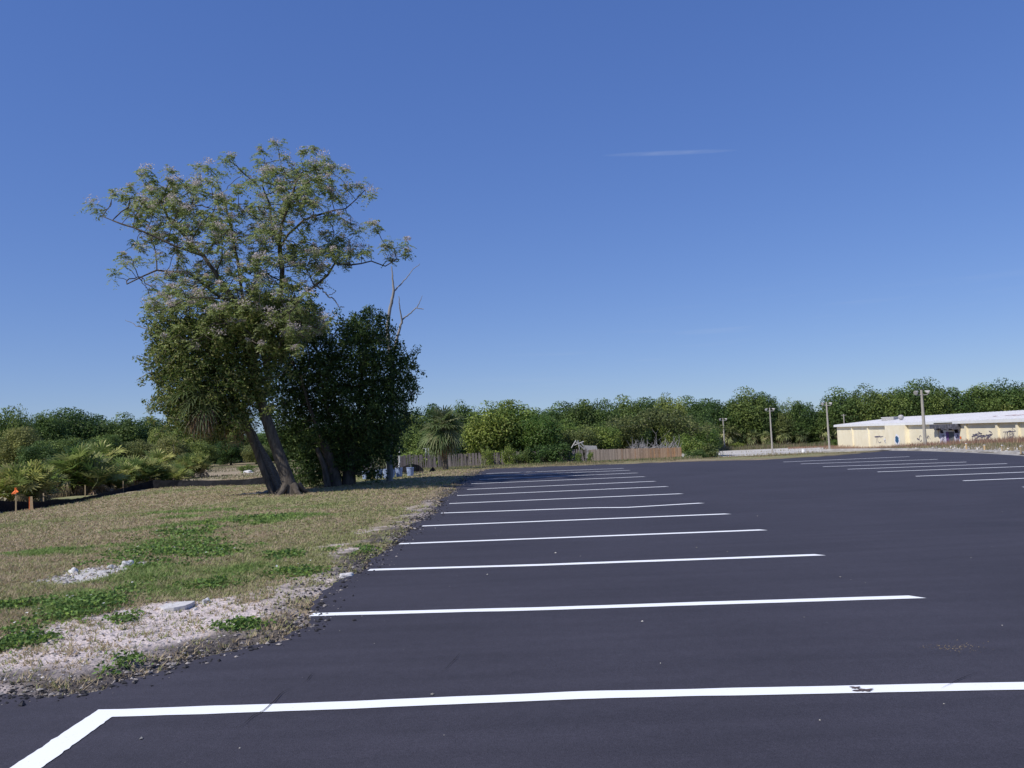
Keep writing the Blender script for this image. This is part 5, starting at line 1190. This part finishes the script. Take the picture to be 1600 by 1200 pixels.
# roof: low pitched metal, fascia, soffit
OV = .42; RZ = P(1600, 640, 96)[2]; RD = 12.
mb = MB(); V = [Wp(-.6, EZ+.34, OV), Wp(LEN, EZ+.34, OV), Wp(LEN, RZ, -RD), Wp(-.6, RZ-.25, -RD), Wp(-.6, EZ+.1, -25), Wp(LEN, EZ+.1, -25)]
mb.add(V, [(0, 1, 2, 3), (3, 2, 5, 4)])
for k in range(int(LEN/1.2)):
    u = k*1.2; mb.hexa(np.array([Wp(u, EZ+.345, OV), Wp(u+.07, EZ+.345, OV), Wp(u+.07, RZ+.005, -RD), Wp(u, RZ+.005, -RD), Wp(u, EZ+.39, OV), Wp(u+.07, EZ+.39, OV), Wp(u+.07, RZ+.05, -RD), Wp(u, RZ+.05, -RD)]))
mb.add([Wp(-.6, EZ, OV), Wp(-.6, EZ+.34, OV), Wp(-.6, RZ-.25, -RD), Wp(-.6, EZ+.1, -25), Wp(-.6, EZ, -25)], [(0, 1, 2, 3, 4)])
rf = mb.build('roof', M['roof'], bld)
ua, ub = upx(1500), LEN
def rp(u, f, lift): return Wp(u, (EZ+.34)*(1-f)+RZ*f+lift, OV*(1-f)-RD*f)
mb = MB(); n = 50; V = []
for k in range(n+1):
    u = ua+(ub-ua)*k/n; g = k/n; V += [rp(u, .28+.1*random.random(), .055), rp(u, .30+.45*g+.08*random.random(), .055)]
mb.add(V, [(2*k, 2*k+2, 2*k+3, 2*k+1) for k in range(n)]); mb.build('rust_stain', M['rust'], rf)
mb = MB(); g1, g2 = upx(1466), upx(1496)
wallbox(mb, -.6, g1, EZ-.02, EZ+.34, OV-.06, OV); wallbox(mb, g2, LEN, EZ-.02, EZ+.34, OV-.06, OV)
wallbox(mb, g1, g2, EZ+.16, EZ+.34, OV-.06, OV); mb.build('fascia', M['fascia'], bld)
mb = MB(); wallbox(mb, -.6, LEN, EZ-.01, EZ+.02, .0, OV-.07); mb.build('soffit', M['wall'], bld)
mb = MB(); r = np.random.default_rng(8)
for k in range(16):
    u = g1-.3+(g2-g1+1.6)*k/16; h_ = .5+.35*r.random(); wallbox(mb, u, u+.62, EZ-h_, EZ-.03, .10+.02*(k % 3), .5+.3*r.random())
mb.build('torn_soffit', M['torn'], bld)
# entrance
en = MB(); wallbox(en, u1, u2, zb, EZ-.72, -.28, -.18); fr = en.build('entrance', M['paste'], bld)
def epart(name, a, b, z0, z1, o0, o1, mat): m_ = MB(); wallbox(m_, a, b, z0, z1, o0, o1); return m_.build(name, mat, fr)
uu = lambda px: upx(px)
zd = float(hz(*Wp((u1+u2)/2, 0)[:2])); dtop = EZ-1.05
epart('door', uu(1482.5), uu(1490), zd-.2, dtop, -.176, -.12, M['doorgrey']); epart('door', uu(1478), uu(1482.2), zd-.2, dtop, -.176, -.12, M['spray_purple'])
epart('transom_opening', uu(1469), uu(1473.5), EZ-1.2, EZ-.75, -.176, -.15, M['darkgap']); epart('transom_opening', uu(1491.5), uu(1496.5), EZ-1.2, EZ-.75, -.176, -.15, M['darkgap'])
epart('lintel', uu(1474), uu(1491), dtop+.01, dtop+.25, -.176, -.10, M['spray_white'])
# roof equipment
def rpt(px, py, D): return P(px, py, D)
def upo(px, o, z):
    lo, hi = -20., LEN+20
    for _ in range(50):
        m = (lo+hi)/2
        if proj(Wp(m, z, o))[0] < px: lo = m
        else: hi = m
    return lo
f = (5+OV)/(RD+OV); zr = (EZ+.34)*(1-f)+RZ*f; c = Wp(upo(1390.5, -5, zr), 0, -5); ra_ = math.atan2(ud[1], ud[0])
ac = MB(); ac.box((c[0], c[1], zr+.25), (2.4, 1.2, .55), ra_+.6); a_ = ac.build('air_conditioner', M['metal'], rf); ac = MB(); ac.box((c[0], c[1], zr+.56), (2.5, 1.3, .06), ra_+.6); ac.build('lid', M['fascia'], a_)
f = (4+OV)/(RD+OV); zr = (EZ+.34)*(1-f)+RZ*f; c = Wp(upo(1408, -4, zr), 0, -4); o = np.array((c[0], c[1], zr-.1))
tv = MB(); tv.tube([o, o+(0, 0, .3)], [.22, .22], 12); tv.tube([o+(0, 0, .28), o+(0, 0, .42), o+(0, 0, .75), o+(0, 0, .95), o+(0, 0, 1.03)], [.25, .42, .44, .3, .05], 16); tv.build('roof_vent', M['metal'], rf)
# graffiti: strokes a few millimetres proud of the wall
gr_n = [0]
def stroke(mb, pts, w, o0=.012):
    gr_n[0] += 1; o = o0+.002*(gr_n[0] % 17); pts = np.array(pts); tg = norm(np.gradient(pts, axis=0)); nr = np.stack([-tg[:, 1], tg[:, 0]], 1); A = pts+nr*w/2; B = pts-nr*w/2; n = len(pts)
    mb.add([Wp(a[0], a[1], o) for a in A]+[Wp(b[0], b[1], o) for b in B], [(i+n, i+n+1, i+1, i) for i in range(n-1)])
def glyph(mb, u, v, s, w, r, o0=.012, sx=2.1):
    k = r.integers(5); x_ = sx*s
    if k == 0: t = np.linspace(.4, 5.6, 12); stroke(mb, np.stack([u+.4*x_*np.cos(t), v+.5*s*np.sin(t)], 1), w, o0)
    elif k == 1: stroke(mb, [(u-.3*x_, v-.5*s), (u-.3*x_, v+.5*s), (u+.1*x_, v+.1*s), (u+.35*x_, v-.5*s)], w, o0)
    elif k == 2: stroke(mb, [(u-.35*x_, v-.45*s), (u-.1*x_, v+.5*s), (u+.1*x_, v-.1*s), (u+.3*x_, v+.5*s), (u+.35*x_, v-.5*s)], w, o0)
    elif k == 3: t = np.linspace(0, 3.4, 9); stroke(mb, np.stack([u+.3*x_*np.sin(t*2), v+.5*s-t*.3*s], 1), w, o0)
    else: stroke(mb, [(u-.35*x_, v+.4*s), (u+.35*x_, v+.45*s), (u, v+.4*s), (u+.02*x_, v-.5*s)], w, o0)
def tagpaint(mb, pxa, pxb, za, zb_, n, s, w, seed, o0=.012, dens=1):
    r = np.random.default_rng(seed); a, b = upx(pxa), upx(pxb)
    for q_ in range(dens):
        for k in range(n): glyph(mb, a+(b-a)*(k+.5)/n+r.normal()*.1, (za+zb_)/2+r.normal()*(zb_-za)*.2, s*(.7+.5*r.random()), w, r, o0)
zg = lambda px, py: None
def zwall(px, py):
    u = upx(px); q_ = A0+ud*u; return P(px, py, q_[1])[2]
mb = MB()
tagpaint(mb, 1522, 1551, zwall(1535, 690), zwall(1535, 681), 5, 1.1, .11, 1, dens=2); stroke(mb, [(upx(1520), zwall(1520, 682)), (upx(1528), zwall(1528, 680)), (upx(1536), zwall(1536, 683)), (upx(1551), zwall(1551, 678))], .10)
stroke(mb, [(upx(1523), zwall(1523, 687)), (upx(1551), zwall(1551, 688))], .08)
mb.build('graffiti', M['spray_dark'], wallm); mb = MB()
tagpaint(mb, 1573, 1591, zwall(1580, 688), zwall(1580, 675), 4, 1.0, .07, 2, dens=2)
mb.build('graffiti', M['spray_dark'], wallm); mb = MB()
tagpaint(mb, 1575, 1590, zwall(1580, 692), zwall(1580, 687), 3, .5, .09, 3)
mb.build('graffiti', M['spray_dark'], wallm); mb = MB()
tagpaint(mb, 1368, 1378, zwall(1373, 690), zwall(1373, 683), 2, 1.0, .10, 4); stroke(mb, [(upx(1368), zwall(1368, 683)), (upx(1381), zwall(1381, 682))], .1)
mb.build('graffiti', M['spray_dark'], wallm); mb = MB()
tagpaint(mb, 1383, 1389, zwall(1386, 690), zwall(1386, 681), 2, .8, .14, 5)
mb.build('graffiti', M['spray_dark'], wallm); mb = MB()
stroke(mb, [(upx(1434), zwall(1434, 685)), (upx(1437), zwall(1437, 687))], .2)
mb.build('graffiti', M['spray_dark'], wallm); mb = MB()
t = np.linspace(.6, 5.9, 14); stroke(mb, np.stack([upx(1439.5)+.45*np.cos(t), zwall(1439, 685)+.4*np.sin(t)], 1), .08)
mb.build('graffiti', M['spray_dark'], wallm); mb = MB()
tagpaint(mb, 1449, 1455, zwall(1452, 684), zwall(1452, 682), 2, .5, .08, 6)
mb.build('graffiti', M['spray_dark'], wallm)
def blob(px, py, ru, rv, mat, o, seed):
    r = np.random.default_rng(seed); u0, v0 = upx(px), zwall(px, py); n = 20; V = [Wp(u0+ru*math.cos(k/n*6.283)*(.75+.4*r.random()), v0+rv*math.sin(k/n*6.283)*(.75+.4*r.random()), o) for k in range(n)]+[Wp(u0, v0, o)]
    m_ = MB(); m_.add(V, [(k, (k+1) % n, n) for k in range(n)]); m_.build('graffiti', mat, wallm)
blob(1409, 687, 1.25, .9, M['spray_white'], .58, 1); blob(1408.5, 686.5, .75, .58, M['spray_blue'], .59, 2)
mb = MB(); r = np.random.default_rng(5)
for px in (1473, 1495.5):
    mb = MB()
    for k in range(5): glyph(mb, upx(px)+r.normal()*.25, zwall(px, 677+k*3.5), .8, .07, r, -.17, 1.1)
    mb.build('graffiti', M['spray_dark'], fr)
mb = MB(); tagpaint(mb, 1383, 1389, zwall(1386, 692), zwall(1386, 683), 2, .7, .22, 15, o0=.05); mb.build('graffiti', M['spray_white'], wallm)

# dry reddish grass in front of the building and along the far verge
def dry(n, pxa, pxb, Da, Db, hmin, hmax, cols, seed, name, label, cond=None):
    r = np.random.default_rng(seed); u = r.random(n); px = pxa+(pxb-pxa)*u; D = Da+(Db-Da)*r.random(n)
    t = (px-800)/F; X = t*D; Y = D+0*X
    Z_ = hz(X, Y)
    if cond is not None: k_ = cond(X, Y); X, Y, Z_, = X[k_], Y[k_], Z_[k_]
    n = len(X); h = (hmin+(hmax-hmin)*r.random(n)**1.3)*(.6+.8*fbm(X, Y, 3, seed)); az = r.random(n)*6.28; w = .025+.03*r.random(n); ln = .35*r.random(n)
    a = np.stack([X-w*np.cos(az), Y-w*np.sin(az), Z_-.05], 1); b = np.stack([X+w*np.cos(az), Y+w*np.sin(az), Z_-.05], 1); c = np.stack([X+np.cos(az*2)*ln*h, Y+np.sin(az*2)*ln*h, Z_+h], 1)
    C = np.array(cols)[r.integers(0, len(cols), n)]*(.7+.6*r.random((n, 1))); mb = MB(); mb.add(np.stack([a, b, c], 1).reshape(-1, 3), np.arange(3*n).reshape(-1, 3), np.repeat(C, 3, 0))
    o = mb.build(name, M['grass']); tag(o, label, 'grass', kind='stuff')
def front(X, Y):
    s = (X-A0[0])*nd[0]+(Y-A0[1])*nd[1]; t_ = (X-A0[0])*ud[0]+(Y-A0[1])*ud[1]; return (s > .5) & (s < 2.0+np.maximum(t_, -4)*.13+3*fbm(X, Y, 3, 9)) & (t_ > -10)
RC = [(.36, .21, .15), (.30, .17, .12), (.42, .30, .2)]
dry(60000, 1230, 1700, 55, 152, .3, .8, RC, 1, 'dry_grass', 'tall reddish dry grass along the foot of the yellow building', front)
dry(4000, 1225, 1345, 158, 172, .15, .4, RC, 5, 'dry_grass', 'reddish dry grass left of the yellow building corner')
dry(30000, 560, 1330, 43, 52, .02, .08, [(.34, .27, .16), (.28, .22, .13), (.2, .19, .09)], 2, 'dry_verge_grass', 'straw coloured grass strip between the lot and the wooden fence')
dry(26000, 560, 1090, 60, 94, .08, .28, [(.34, .27, .16), (.2, .19, .09), (.12, .16, .05)], 3, 'rough_grass', 'rough grass at the foot of the wooden fence')
dry(3500, 1080, 1340, 100, 150, .1, .5, [(.34, .27, .16), (.2, .19, .09)], 8, 'yard_weeds', 'scattered weeds growing through the white shell yard', lambda X, Y: fbm(X, Y, 7, 98) > .55)
dry(9000, 1060, 1320, 166, 173, .4, 1.2, [(.32, .27, .19), (.16, .19, .08), (.24, .2, .12)], 4, 'reeds', 'pale reeds and rough growth before the right-hand palms')
def rverge(X, Y): return (X > 21.8) & (Y < 58)
dry(16000, 1290, 1700, 26, 58, .06, .3, [(.34, .27, .16), (.2, .19, .09), (.30, .24, .15)], 6, 'verge_grass', 'thin grass among stones behind the right-hand kerb', rverge)
dry(22000, -60, 480, 40, 80, .03, .14, [(.3, .24, .15), (.18, .18, .08), (.13, .16, .06)], 7, 'field_grass', 'rough grass beyond the silt fence', lambda X, Y: ((X < -15.8) | (Y > 45)) & (fbm(X, Y, 6, 99) > .42))

# verge stakes on the right
for k, (px, py, lb) in enumerate([(1511, 712, 'yellowish marker stake at the left of the verge row'), (1539.5, 713, 'yellowish marker stake, second of the verge row'), (1567, 715, 'pale wooden stake, third of the verge row'), (1596, 715, 'pale wooden stake at the right end of the verge row')]):
    b = P(px, py, 39-k*2); z0 = float(gz(b[0], b[1])); root = empty('verge_stake', (b[0], b[1], z0), lb, 'stake', 'stakes on the verge behind the kerb')
    mb = MB(); mb.box((b[0], b[1], z0+.13), (.055, .04, .34), .3); mb.build('post', M['coneband'] if k < 2 else M['stakewood'], root); mb = MB(); mb.box((b[0], b[1], z0+.315), (.06, .045, .03), .3); mb.build('cap', M['fascia'], root)
b = P(1502.5, 702, 60); z0 = float(hz(b[0], b[1])); root = empty('survey_stake', (b[0], b[1], z0), 'thin orange survey stake in the dry grass below the doorway', 'stake')
mb = MB(); mb.box((b[0], b[1], z0+.35), (.05, .04, .9), .3); mb.build('stake', M['stakewood'], root); mb = MB(); mb.box((b[0], b[1], z0+.72), (.08, .06, .18), .3); mb.build('ribbon', M['orange'], root)

for lst in protos.values():
    for o in lst:
        if o.name not in used:
            for c in children(o): bpy.data.objects.remove(c)
            bpy.data.objects.remove(o)
